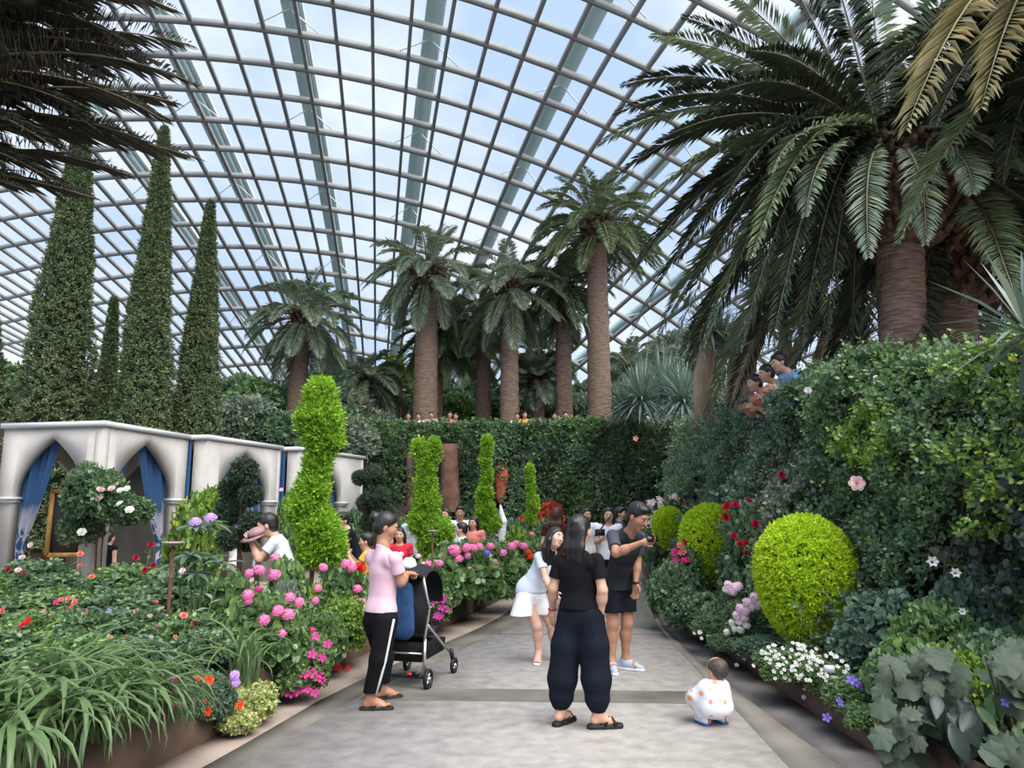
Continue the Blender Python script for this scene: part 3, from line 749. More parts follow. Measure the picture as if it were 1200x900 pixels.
bpalm(661, 490, 19, 350, 30, 60, 40, 'palm with a sunlit lower trunk beside the tallest one', 6, leaf='palm', low=-75)
bpalm(703, 490, 26, 282, 28.6, 78, 52, 'tallest palm of the back terrace with a thick scaly trunk', 7, leaf='palm', low=-40)
bpalm(467, 492, 8, 440, 33, 26, 16, 'very small palm with a short brown trunk', 8, leaf='farfresh' if 'farfresh' in G else 'fresh', bark='bark_d', low=-20, n=24)
bpalm(630, 492, 12, 425, 36, 45, 26, 'low bushy palm between the two ringed trunks', 9, leaf='palm', bark='bark_d')
bpalm(545, 492, 12, 420, 37, 50, 26, 'far palm half hidden behind the dark trunk', 10, leaf='palm', bark='bark_d')
bpalm(425, 500, 14, 455, 30, 48, 30, 'stemless grey palm beside the lone palm', 11, leaf='palm_grey', low=-25)
bpalm(740, 480, 12, 440, 38, 45, 26, 'far palm right of the tallest one', 12, leaf='palm_grey', bark='bark_d')
bpalm(630, 480, 16, 455, 31, 40, 30, 'low silvery fan-like palm right of the slim palm', 13, leaf='palm_grey', low=-25)

# ---- sword-leaved plants on the right terrace
def sword(name, label, heads, trunks, L, n, w, mats, cat='plant', group=None, seed=1):
    c0 = heads[0] if not trunks else trunks[0][0]
    root = empty(name, c0, label, cat, group); f = Foliage(seed)
    for h in heads: rosette(f, Vector(h)-root.location, L, n, w)
    f.build('leaf_rosette', mats, root)
    for t in trunks: 
        MB().tube([Vector(p)-root.location for p in t[:-1]], t[-1], 9).build('trunk', M['paletrunk'], root, True)
    return root
for q, (px, py, Y) in enumerate(((752,468,24),(778,462,25),(800,470,22),(735,478,26))):
    sword('agave', ('blue-green sword-leaved mound left of the pale trunks','largest blue-green sword-leaved mound behind the wall corner','blue-green sword-leaved mound nearest the pale trunks','low blue-green mound beside the tallest palm')[q], [at(px,py,Y)], [], (1.5,1.7,1.3,1.2)[q], 150, .075, [G['agave']], seed=20+q)
def tr(*pts): return [at(*p) for p in pts]
sword('yucca_tree', 'spiky yucca on a reddish split trunk right of the mounds', [at(832,385,15), at(845,400,15.4), at(822,405,15.2)], [tr((823,500,15),(822,440,15),(830,388,15))+[[.16,.15,.10]], tr((834,500,15),(832,450,15),(834,400,15))+[[.07,.06,.05]]], .85, 110, .05, [G['agave']], 'tree', seed=31)
sword('dragon_tree', 'thick pale trunk of a dragon tree rising into the fronds', [at(898,330,14), at(890,345,13.6), at(908,350,14.4)], [tr((868,500,14),(874,440,14),(886,355,14))+[[.20,.18,.13]], tr((874,440,14),(890,400,14),(905,352,14.2))+[[.10,.09,.06]]], .7, 100, .05, [G['agave']], 'tree', seed=32)
sword('dragon_tree', 'branching pale dragon tree behind the three onlookers', [at(920,365,14), at(945,375,14), at(905,380,13.5), at(965,385,14)], [tr((921,500,14),(921,420,14),(918,372,14))+[[.15,.14,.09]], tr((934,470,14),(926,425,14),(946,380,14))+[[.09,.08,.06]], tr((948,470,14),(955,430,14),(966,390,14))+[[.1,.09,.06]]], .6, 90, .045, [G['agave']], 'tree', seed=33)
sword('dragon_tree', 'short dragon tree with grey crown beside the yucca', [at(862,405,16), at(875,412,16), at(852,415,16.3)], [tr((856,480,16),(858,440,16),(862,412,16))+[[.12,.11,.08]], tr((865,480,16),(868,440,16),(874,416,16))+[[.08,.07,.05]]], .75, 100, .05, [G['agave']], 'tree', seed=34)
sword('sword_plant', 'long grey-green sword leaves at the right picture edge', [at(1206,390,5.4)], [], .75, 46, .045, [G['agave']], seed=35)
sword('yucca_tree', 'yucca crown behind the great palm trunk', [at(985,395,13.5), at(1010,400,13)], [tr((1000,470,13),(995,430,13.2),(985,400,13.5))+[[.12,.1,.07]]], .7, 90, .05, [G['agave']], 'tree', seed=36)

# ---- shrubs on the upper terrace and the left slope
def back_shrubs(pts, group, where, cat='shrub'):
    for (px, py, Y, w, k), wh in zip(pts, where):
        label = {'far':'dark green','farpale':'silvery grey-green','farfresh':'fresh green'}[k]+' shrub '+wh
        c = at(px, py, Y); s = w/900*Y; bush('terrace_shrub', (c.x, Y, c.z-s*.55), (s, s, s*.95), k, label, cat, group)
back_shrubs([(425,470,33,50,'farpale'),(455,478,34,44,'far'),(480,470,36,40,'farfresh'),(535,478,34,46,'farfresh'),(560,470,37,50,'far'),(583,478,33,30,'farfresh'),(628,475,35,44,'farpale'),(645,480,33,30,'far'),(680,478,35,40,'farpale'),(690,470,38,50,'far'),(725,470,36,44,'farpale'),(745,450,40,60,'far'),(775,440,42,70,'farpale'),(810,440,40,60,'far'),(845,470,26,50,'farpale'),(610,470,38,50,'far'),(510,470,40,60,'far'),(725,440,44,50,'farpale'),(800,415,44,60,'farpale')],
    'shrubs between the palm trunks on the back terrace', ['right of the lone palm on the slope','left of the very small palm','at the foot of the very small palm','right of the thick skirted palm trunk','behind the dark palm trunk','between the dark trunk and the slim ringed palm','right of the slim ringed palm','left of the sunlit palm trunk','between the sunlit and the tallest trunk','far behind the tallest palm, low','right of the tallest palm foot','far behind the left agave mound','tall and far above the largest agave mound','far behind the pale split trunks','under the short dragon tree','far behind the slim ringed palm','far behind the thick skirted palm','high behind the tallest palm, right side','highest and farthest, left of the yucca'])
back_shrubs([(285,490,24,60,'farpale'),(318,500,24,46,'far'),(300,470,27,60,'farfresh'),(275,465,29,50,'far'),(385,500,26,60,'far'),(410,515,26,50,'farpale'),(400,475,29,56,'farpale'),(365,480,28,50,'farfresh'),(320,470,30,50,'far'),(10,470,27,60,'far'),(-10,450,30,70,'farfresh'),(125,470,29,50,'far'),(415,545,27,46,'far'),(440,520,27.5,40,'far'),(430,500,29,50,'farpale'),(375,530,24,50,'far'),(285,455,33,40,'farfresh'),(455,455,36,50,'farpale'),(390,445,36,50,'far')],
    'shrubs on the slope behind the pavilions', ['above the second pavilion, left of the lone palm','at the foot of the lone palm','right of the narrow cypress','far behind the narrow cypress','above the farthest pavilion','right of the farthest pavilion roof','left of the stemless grey palm','behind the top of the tallest spiral','behind the lone palm trunk','left of the thickest cypress, low','left of the thickest cypress, high','between the two tallest cypresses','above the dark pompom tree','at the left end of the back wall','just above the left end of the back wall','between the farthest pavilion and the tallest spiral','far above the narrow cypress foot','far right of the lone palm','far above the stemless grey palm'])

# ================================================================== GREEN WALLS
def wall_cloud(seed, n, t0, t1, h0, h1, k, leaf, stem, tpl, thick=.34, mask=None, m=0, spread=1.0, out=.0):
    """sprigs over the path side of the right wall; t along it, h 0..1 up it, bulging towards the bed"""
    f = Foliage(seed); r = f.r; C = []; A = []
    while len(C) < n:
        t = r.uniform(t0, t1); h = r.uniform(h0, h1); p = wall_r_at(t)
        nz = .5+.30*math.sin(t*60+h*4)+.28*math.sin(t*23-h*9+1.3)+.22*math.sin(t*131+h*17)+.18*math.sin(t*87-h*31)
        if mask and r.random() > mask(t, h): continue
        if h > 1.0: # over the top
            C.append((p.x+.05+(h-1)*2.2+r.uniform(-.1,.1), p.y, p.z-.10+.22*nz+(r.random()<.08)*r.uniform(0,.2))); A.append((-.25, -.3, 1.0)); continue
        b = (1-h)**1.4*.75
        C.append((p.x+.16-b*(.8+.4*nz)-thick*nz-r.random()*.10-out-(r.random() < .06)*r.uniform(0,.22), p.y+r.uniform(-.02,.02), p.z*h)); A.append((-1.0, -.35, .35+.25*h))
    f.sprigs(np.array(C), np.array(A), k=k, leaf=leaf, stem=stem, tpl=tpl, spread=spread, m=m)
    return f
def patch(tc, hc, rt, rh):
    return lambda t, h: min(1.0, max(0.0, 1.35-((t-tc)/rt)**2-((h-hc)/rh)**2+.35*math.sin(t*90+h*11)))
f = wall_cloud(1, 9000, .28, 1, .0, 1.10, 6, .062, .11, 'oval'); f2 = wall_cloud(2, 5200, .06, .50, .0, 1.08, 6, .052, .10, 'oval')
f.add(np.concatenate(f2.V), f2.F)
w = f.build('wall_creeper', [G['ivy']]); tag(w, 'dark small-leaved creeper covering the right wall', 'creeper', kind='stuff')
def climber(label, seed, n, tc, hc, rt, rh, k, leaf, stem, tpl, mtl, **kw):
    f = wall_cloud(seed, n, max(0,tc-rt*1.1), min(1,tc+rt*1.1), max(.02,hc-rh*1.1), min(1.14,hc+rh*1.1), k, leaf, stem, tpl, mask=patch(tc,hc,rt,rh), **kw)
    root = empty('climber', wall_r_at(tc), label, 'climbing plant'); root.location.z = 0
    V = np.concatenate(f.V)-np.array(root.location); f.V = [V]
    o = f.build('foliage', [G[mtl]], root)
    st = MB(); r = random.Random(seed)
    for q in range(5):
        t = tc+r.uniform(-.4,.4)*rt; p = wall_r_at(min(1,max(0,t))); hh = max(.3, min(1, hc+rh*.5)); pts = []
        for i in range(7):
            h = hh*i/6; pts.append(Vector((p.x+.1-(1-h)**1.4*.75-.1+r.uniform(-.05,.05), p.y+r.uniform(-.12,.12), p.z*h))-root.location)
        st.tube(pts, .012, 5)
    st.build('stem', M['twig'], root); return root
climber('bright leafy climber spilling over the wall top below the great palm', 11, 1500, .37, .98, .10, .20, 6, .066, .12, 'oval', 'mid')
climber('blue-green climber on the middle of the right wall', 12, 1700, .55, .70, .14, .38, 6, .066, .12, 'oval', 'bluegreen')
climber('dark round-leaved climber hanging at the right picture edge', 13, 900, .17, .55, .075, .42, 5, .078, .15, 'round', 'bigdark', out=.12)
climber('yellow-green climber at the upper right by the stone coping', 14, 620, .20, .93, .08, .16, 6, .062, .14, 'oval', 'fresh')
climber('mid-green leafy climber above the nearest round topiary', 15, 1300, .30, .62, .10, .30, 6, .060, .13, 'oval', 'mid')
climber('fine grey-leaved climber lower on the wall behind the topiaries', 16, 1300, .42, .35, .12, .3, 7, .055, .12, 'lance', 'rose')
climber('lush dark climber at the far end of the right wall', 17, 1700, .78, .75, .16, .4, 6, .085, .14, 'oval', 'ivy')
climber('pale-leaved climber over the wall top below the onlookers', 18, 1100, .52, 1.0, .12, .16, 6, .066, .14, 'oval', 'bluegreen')
climber('fresh green sprays low at the right picture edge', 19, 520, .13, .25, .07, .22, 6, .07, .16, 'oval', 'fresh', out=.1)
climber('fresh yellow-green sprays on the wall above the nearest round topiary', 21, 330, .33, .74, .035, .10, 6, .062, .13, 'oval', 'fresh', out=.14)
climber('yellow-green sprays beside the dark round-leaved climber', 22, 300, .235, .62, .03, .14, 6, .062, .14, 'oval', 'fresh', out=.16)
climber('grey silvery climber patch in the middle of the right wall', 23, 420, .45, .55, .05, .13, 6, .06, .12, 'round', 'grey', out=.10)
climber('olive climber tuft under the large blush rose', 24, 420, .36, .42, .05, .12, 7, .055, .12, 'oval', 'rose', out=.12)
# back wall
def back_cloud(seed, n, x0, x1, z0, z1, leaf, tpl, mask=None, k=6):
    f = Foliage(seed); r = f.r; C = []; A = []
    while len(C) < n:
        x = r.uniform(x0, x1); z = r.uniform(z0, z1)
        if mask and r.random() > mask(x, z): continue
        nz = .25*math.sin(x*2.1+z)+.2*math.sin(x*4.7-z*2.6)+.25
        C.append((x, 27.15-nz*.8-r.random()*.15+(.25 if z > H_BACK-.05 else 0), z)); A.append((0, -1, .45))
    f.sprigs(np.array(C), np.array(A), k=k, leaf=leaf, stem=.2, tpl=tpl); return f
bare = lambda x, z: .42 if any(abs(x-a) < w and b < z < c for a, b, c, w in ((-3.55,.4,3.6,.28),(-2.4,.8,4.0,.5),(-.45,1.6,3.4,.4),(-4.6,.4,3.0,.2))) else 1
o = back_cloud(41, 6200, -1.2, 7.0, .0, H_BACK-.22, .125, 'oval', bare).build('wall_ivy', [G['ivy_far']]); tag(o, 'dark ivy covering the back wall behind the visitors', 'ivy', kind='stuff')
o = back_cloud(42, 3800, -6.3, -.9, .0, H_BACK-.25, .13, 'lance', bare, 7).build('wall_ivy', [G['rose']]); tag(o, 'greyer trailing foliage on the left part of the back wall', 'ivy', kind='stuff')
o = back_cloud(43, 700, -6.0, 6.5, H_BACK-.7, H_BACK-.16, .15, 'oval').build('wall_fringe', [G['mid']]); tag(o, 'lighter leafy fringe along the top of the back wall', 'ivy', kind='stuff')
o = back_cloud(44, 900, 1.5, 6.6, 1.5, H_BACK, .13, 'oval', lambda x, z: max(0, math.sin(x*1.7+z*2))).build('wall_ivy', [G['mid']]); tag(o, 'lighter green ivy drifts on the right of the back wall', 'ivy', kind='stuff')
M['terracotta'] = mat('red_clay', (.36,.07,.035), .85, c2=(.52,.14,.07), scale=5, bump=.4)
M['redrock'] = mat('red_brown_rock', (.13,.055,.04), .9, c2=(.22,.12,.09), scale=3, bump=.8)
for q, (px, y0, y1, w, m, lab) in enumerate(((480,530,610,12,'redrock','tall red-brown stone pillar at the left of the back wall'),(526,520,600,22,'redrock','wide red-brown stone slab between two spiral topiaries'),(587,535,590,14,'terracotta','bright red clay stone showing through the ivy'))):
    a = at(px, y0, 26.6); b = at(px, y1, 26.6); mb = MB(); r = random.Random(q); W = w/900*26.6
    H = a.z-b.z; prof = [(W*.5*(.85+.3*r.random())*(1 if q < 2 else math.sin(math.pi*(i+.6)/8.2)*1.1+.1), H*i/7) for i in range(8)]; mb.lathe(prof, (0,0,0), 9, sy=.6)
    o = mb.build('rock_pillar', M[m], loc=(b.x, 26.75, b.z)); tag(o, lab, 'stone')
# ================================================================== FIGURES (implicit surfaces turned into one mesh per part)
def A3(v): return np.array(tuple(v), float)
class Field:
    def __init__(s, k=.02): s.P = []; s.k = k; s.S = []; s.C = []
    def cap(s, a, b, ra, rb=None, flat=None, clip=(), k=None):
        s.P.append(('c', A3(a), A3(b), ra, ra if rb is None else rb, flat, list(clip), s.k if k is None else k)); return s
    def chain(s, pts, rad, **kw):
        for i in range(len(pts)-1): s.cap(pts[i], pts[i+1], rad[i], rad[i+1], **kw)
        return s
    def ell(s, c, rad, Rm=None, clip=(), k=None):
        s.P.append(('e', A3(c), np.array(rad, float), np.eye(3) if Rm is None else np.array(Rm), None, None, list(clip), s.k if k is None else k)); return s
    def sub(s, c, rad, Rm=None): s.S.append((A3(c), np.array(rad, float), np.eye(3) if Rm is None else np.array(Rm))); return s
    def clip(s, pt, n): s.C.append((A3(pt), A3(n)/np.linalg.norm(A3(n)))); return s
    def _bb(s, p):
        if p[0] == 'c': r = max(p[3], p[4]); return np.minimum(p[1],p[2])-r, np.maximum(p[1],p[2])+r
        r = p[2].max(); return p[1]-r, p[1]+r
    def mesh(s, name, mats, h):
        lo = np.min([s._bb(p)[0] for p in s.P], 0)-3*h; hi = np.max([s._bb(p)[1] for p in s.P], 0)+3*h
        n = np.ceil((hi-lo)/h).astype(int)+1; D = np.full(n, 1.0, np.float32)
        ax = [lo[i]+h*np.arange(n[i]) for i in range(3)]
        def sl(a, b):
            i0 = np.maximum(0, np.floor((a-lo)/h).astype(int)); i1 = np.minimum(n, np.ceil((b-lo)/h).astype(int)+1)
            return tuple(slice(x, y) for x, y in zip(i0, i1))
        def grid(S): return [g for g in np.meshgrid(*[ax[i][S[i]] for i in range(3)], indexing='ij', sparse=True)]
        for p in s.P:
            k = p[7]; a, b = s._bb(p); m = k+3*h; S = sl(a-m, b+m); X, Y, Z = grid(S)
            if p[0] == 'c':
                A, B, ra, rb, fl = p[1:6]; d = B-A; L = d@d+1e-12
                t = np.clip(((X-A[0])*d[0]+(Y-A[1])*d[1]+(Z-A[2])*d[2])/L, 0, 1)
                qx, qy, qz = X-A[0]-t*d[0], Y-A[1]-t*d[1], Z-A[2]-t*d[2]; q2 = qx*qx+qy*qy+qz*qz
                if fl is not None:
                    N, f = A3(fl[0]), fl[1]; N = N/np.linalg.norm(N); qn = qx*N[0]+qy*N[1]+qz*N[2]
                    q2 = q2 + qn*qn*(1/f**2-1); dd = (np.sqrt(q2)-(ra+t*(rb-ra)))*(.5+.5*f)
                else: dd = np.sqrt(q2)-(ra+t*(rb-ra))
            else:
                c, r, Rm = p[1:4]; x, y, z = X-c[0], Y-c[1], Z-c[2]
                u = [(Rm[0,i]*x+Rm[1,i]*y+Rm[2,i]*z)/r[i] for i in range(3)]; q = np.sqrt(u[0]**2+u[1]**2+u[2]**2); dd = (q-1)*r.min()
                g = np.sqrt((u[0]/r[0])**2+(u[1]/r[1])**2+(u[2]/r[2])**2)+1e-6; dd = q*(q-1)/g
            for (pt, nn) in p[6]: 
                pt = A3(pt); nn = A3(nn)/np.linalg.norm(A3(nn)); dd = np.maximum(dd, (X-pt[0])*nn[0]+(Y-pt[1])*nn[1]+(Z-pt[2])*nn[2])
            o = D[S]; hh = np.maximum(k-np.abs(o-dd), 0)/max(k,1e-6); D[S] = np.minimum(o, dd)-hh*hh*k*.25
        for (c, r, Rm) in s.S:
            m = r.max()+3*h+.01; S = sl(c-m, c+m); X, Y, Z = grid(S); x, y, z = X-c[0], Y-c[1], Z-c[2]
            u = [(Rm[0,i]*x+Rm[1,i]*y+Rm[2,i]*z)/r[i] for i in range(3)]; dd = (np.sqrt(u[0]**2+u[1]**2+u[2]**2)-1)*r.min()
            o = D[S]; k = .008; hh = np.maximum(k-np.abs(o+dd), 0)/k; D[S] = np.maximum(o, -dd)+hh*hh*k*.25
        if s.C:
            X, Y, Z = grid(tuple(slice(0, q) for q in n))
            for pt, nn in s.C: D = np.maximum(D, ((X-pt[0])*nn[0]+(Y-pt[1])*nn[1]+(Z-pt[2])*nn[2]).astype(np.float32))
        V, F = surface_nets(D, lo, h)
        return raw_mesh(name, V, [F], mats if isinstance(mats, (list,tuple)) else [mats], smooth=True)
def surface_nets(D, lo, h):
    s = D < 0; sh = np.array(D.shape)-1
    cnt = np.zeros(sh, np.int8)
    cs = [(i,j,k) for i in (0,1) for j in (0,1) for k in (0,1)]
    def cut(a, c): return a[c[0]:c[0]+sh[0], c[1]:c[1]+sh[1], c[2]:c[2]+sh[2]]
    for c in cs: cnt += cut(s, c)
    act = np.argwhere((cnt > 0) & (cnt < 8)); idx = np.full(sh, -1, np.int32); idx[tuple(act.T)] = np.arange(len(act))
    acc = np.zeros((len(act),3)); num = np.zeros(len(act))
    vals = {c: D[act[:,0]+c[0], act[:,1]+c[1], act[:,2]+c[2]] for c in cs}
    for a in cs:
        for d in range(3):
            if a[d]: continue
            b = list(a); b[d] = 1; b = tuple(b); va, vb = vals[a], vals[b]; m = (va < 0) != (vb < 0)
            t = va[m]/(va[m]-vb[m]); P = np.tile(np.array(a, float), (m.sum(),1)); P[:,d] = t; acc[m] += P; num[m] += 1
    V = lo+h*(act+acc/num[:,None]); F = []
    for d in range(3):
        e, f = [(1,2),(2,0),(0,1)][d]
        a = [slice(1,-1)]*3; a[d] = slice(0,-1); b = list(a); b[d] = slice(1,None)
        s0 = s[tuple(a)]; s1 = s[tuple(b)]; ch = np.argwhere(s0 != s1)
        if not len(ch): continue
        sgn = s0[tuple(ch.T)]; p = ch.copy(); p[:,e] += 1; p[:,f] += 1
        def id_(oe, of): q = p.copy(); q[:,e] -= oe; q[:,f] -= of; return idx[tuple(q.T)]
        Q = np.stack([id_(1,1), id_(0,1), id_(0,0), id_(1,0)], 1); Q[~sgn] = Q[~sgn][:, ::-1]; F.append(Q)
    return V, np.concatenate(F)
def skin_mat(n, c): 
    m = mat(n, c, .5, spec=.35); b = m.node_tree.nodes['Principled BSDF']; b.inputs['Subsurface Weight'].default_value = .12; b.inputs['Subsurface Radius'].default_value = (.02,.008,.004); b.inputs['Subsurface Scale'].default_value = .5
    return m
M['skin'] = skin_mat('skin_light', (.62,.36,.25)); M['skin_t'] = skin_mat('skin_tan', (.46,.235,.145)); M['skin_p'] = skin_mat('skin_pale', (.66,.40,.31))
M['hair'] = mat('black_hair', (.010,.009,.010), .38, c2=(.022,.019,.018), scale=60, stretch=(1,1,.08), bump=.35, spec=.5)
M['hair_b'] = mat('brown_hair', (.035,.014,.010), .4, c2=(.06,.028,.02), scale=60, stretch=(1,1,.08), bump=.3)
M['hair_fine'] = mat('fine_baby_hair', (.05,.036,.03), .5, c2=(.10,.07,.055), scale=40)
M['lip'] = mat('lips', (.50,.16,.14), .4); M['eye'] = mat('dark_eye', (.012,.008,.006), .15); M['eyew'] = mat('eye_white', (.75,.72,.70), .2)
def cloth(n, c, c2=None, r=.85, bump=.35, sc=9): M[n] = mat(n, c, r, c2=c2 or tuple(min(1, x*1.25) for x in c), scale=sc, bump=bump, spec=.15, detail=3, stretch=(1,1,.45))
cloth('cloth_black', (.007,.007,.008)); cloth('cloth_navy', (.006,.009,.016), (.009,.013,.022)); cloth('cloth_pink', (.72,.46,.54), (.78,.53,.61)); cloth('cloth_white', (.74,.76,.80)); cloth('cloth_paleblue', (.62,.69,.80), (.68,.75,.85))
cloth('cloth_charcoal', (.020,.023,.028)); cloth('cloth_greyslv', (.055,.062,.075)); cloth('cloth_darkshort', (.010,.011,.016)); cloth('cloth_maroon', (.045,.012,.012)); cloth('cloth_teal', (.05,.10,.15)); cloth('cloth_yellow', (.75,.40,.07)); cloth('cloth_red', (.55,.03,.05)); cloth('cloth_beige', (.45,.36,.27)); cloth('cloth_sky', (.25,.42,.65)); cloth('cloth_salmon', (.65,.22,.18))
M['sole'] = mat('white_sole', (.75,.76,.78), .6); M['shoe_blue'] = mat('shoe_knit', (.36,.46,.62), .8, c2=(.46,.55,.70), scale=60); M['rubber'] = mat('black_rubber', (.012,.012,.012), .6); M['sandal_pink'] = mat('coral_strap', (.85,.35,.26), .6); M['navy_strap'] = mat('navy_strap', (.03,.035,.09), .6)
M['phone'] = mat('black_phone', (.01,.01,.012), .2); M['redcord'] = mat('red_cord', (.7,.03,.04), .6)
def headframe(F, U=(0,0,1)):
    F = Vector(F).normalized(); U = Vector(U); X = F.cross(U).normalized(); U = X.cross(F)
    return np.array([tuple(X), tuple(F), tuple(U)]).T          # columns: right, forward, up
def hand(fd, w, d, pn, sz=1.0, curl=.25, thumb=1, spread=.14):
    """palm + five unequal fingers; w wrist, d direction, pn palm normal, thumb side sign"""
    d = Vector(d).normalized(); pn = Vector(pn); sd = d.cross(pn).normalized(); pn = sd.cross(d); w = Vector(w)
    pal = w+d*.085*sz
    fd.cap(w, w+d*.05*sz, .023*sz, .030*sz, flat=(pn,.62), k=.012); fd.cap(w+d*.03*sz-sd*.018*sz, pal-sd*.024*sz, .020*sz, .017*sz, flat=(pn,.75), k=.012); fd.cap(w+d*.03*sz+sd*.018*sz, pal+sd*.024*sz, .020*sz, .017*sz, flat=(pn,.75), k=.012)
    for q, (o, L) in enumerate(((-.030,.066),(-.010,.076),(.010,.072),(.029,.056))):
        b = pal+sd*o*sz; a = (q-1.5)*spread; dd = (d+sd*a).normalized()
        p1 = b+(dd*math.cos(curl*.6)+pn*math.sin(curl*.6))*L*.48*sz; p2 = p1+(dd*math.cos(curl*1.6)+pn*math.sin(curl*1.6))*L*.32*sz; p3 = p2+(dd*math.cos(curl*2.5)+pn*math.sin(curl*2.5))*L*.24*sz
        fd.chain([b, p1, p2, p3], [.0098*sz,.0090*sz,.0082*sz,.0070*sz], k=.004)
    t0 = w+d*.025*sz-sd*.026*sz*thumb; t1 = t0+(d*.55-sd*.75*thumb+pn*.2).normalized()*.042*sz; t2 = t1+(d*.85-sd*.35*thumb+pn*.25).normalized()*.032*sz
    fd.chain([t0, t1, t2], [.015*sz,.0115*sz,.0085*sz], k=.008)
def head(fd, c, Rm, s):
    P = lambda x, y, z: A3(c)+Rm@(np.array((x,y,z))*s)
    fd.ell(P(0,-.012,.025), np.array((.076,.094,.092))*s, Rm); fd.ell(P(0,.020,-.030), np.array((.062,.070,.088))*s, Rm)
    fd.ell(P(0,.048,-.088), np.array((.034,.032,.026))*s, Rm)
    for x in (-1,1):
        fd.ell(P(x*.036,.052,-.026), np.array((.028,.028,.030))*s, Rm); fd.ell(P(x*.077,-.006,-.012), np.array((.011,.020,.032))*s, Rm, k=.006)
        fd.sub(P(x*.032,.104,.006), np.array((.019,.020,.012))*s, Rm)
    fd.cap(P(-.035,.077,.028), P(.035,.077,.028), .013*s, k=.015); fd.cap(P(0,.083,.012), P(0,.104,-.028), .009*s, .014*s, k=.010)
    return P
def face_parts(root, o, c, Rm, s, smile=False, hair='hair'):
    P = lambda x, y, z: Vector(A3(c)+Rm@(np.array((x,y,z))*s))-o
    q = Matrix([list(r) for r in Rm]).to_euler()
    def ball(name, p, r, m, n=8):
        mb = MB(); mb.ball((0,0,0), 1, n); b = mb.build(name, m, root, True, p); b.scale = tuple(k*s for k in r); b.rotation_euler = q; return b
    for x in (-1,1):
        e = ball('eye', P(x*.032,.0785,.005), (.0135,.010,.0075), M['eyew']); mb = MB(); mb.ball((0,.75,0), .5, 6); mb.build('iris', M['eye'], e, True)
        ball('eyebrow', P(x*.033,.0905,.030), (.018,.005,.0035), M[hair])
    ball('lips', P(0,.0865,-.062), (.024,.011,.0085), M['lip'])
    if smile: ball('teeth', P(0,.0925,-.062), (.017,.007,.0045), M['eyew'])
def hair_field(c, Rm, s, style):
    P = lambda x, y, z: A3(c)+Rm@(np.array((x,y,z))*s); W = lambda x, y, z: Rm@np.array((x,y,z), float)
    f = Field(.02); hl = [(P(0,.062,.050), W(0,.80,-.60))]
    f.ell(P(0,-.016,.036), np.array((.087,.104,.094))*s, Rm, clip=hl)
    if style == 'short':
        f.ell(P(0,-.045,-.020), np.array((.080,.066,.075))*s, Rm, clip=[(P(0,-.02,-.03), W(0,.9,-.45))]); f.ell(P(0,.035,.088), np.array((.068,.052,.034))*s, Rm)
    else:
        f.ell(P(0,-.045,-.010), np.array((.088,.076,.090))*s, Rm, clip=[(P(0,.0,0), W(0,1,-.1))])
    if style in ('long','longloose'):
        for x in (-1,0,1):
            f.chain([P(x*.045,-.055,-.02), P(x*.058,-.078,-.14), A3(P(x*.055,-.085,-.14))+np.array((0,0,-.16*s))], [.052*s,.046*s,.026*s], flat=(W(0,1,0),.7))
        for x in (-1,1): f.chain([P(x*.066,.012,.03), P(x*.082,.0,-.06), A3(P(x*.082,-.02,-.10))+np.array((0,0,-.12*s))], [.028*s,.026*s,.016*s])
    if style == 'bun': f.ell(P(0,-.128,.045), np.array((.052,.042,.050))*s, Rm)
    if style == 'halfup':
        for x in (-1,0,1): f.chain([P(x*.045,-.06,-.03), P(x*.055,-.082,-.15), A3(P(x*.05,-.085,-.15))+np.array((0,0,-.10*s))], [.05*s,.042*s,.022*s], flat=(W(0,1,0),.7))
        f.ell(P(0,-.108,.05), np.array((.034,.026,.030))*s, Rm)
    return f
def V3(*a): return Vector(a)
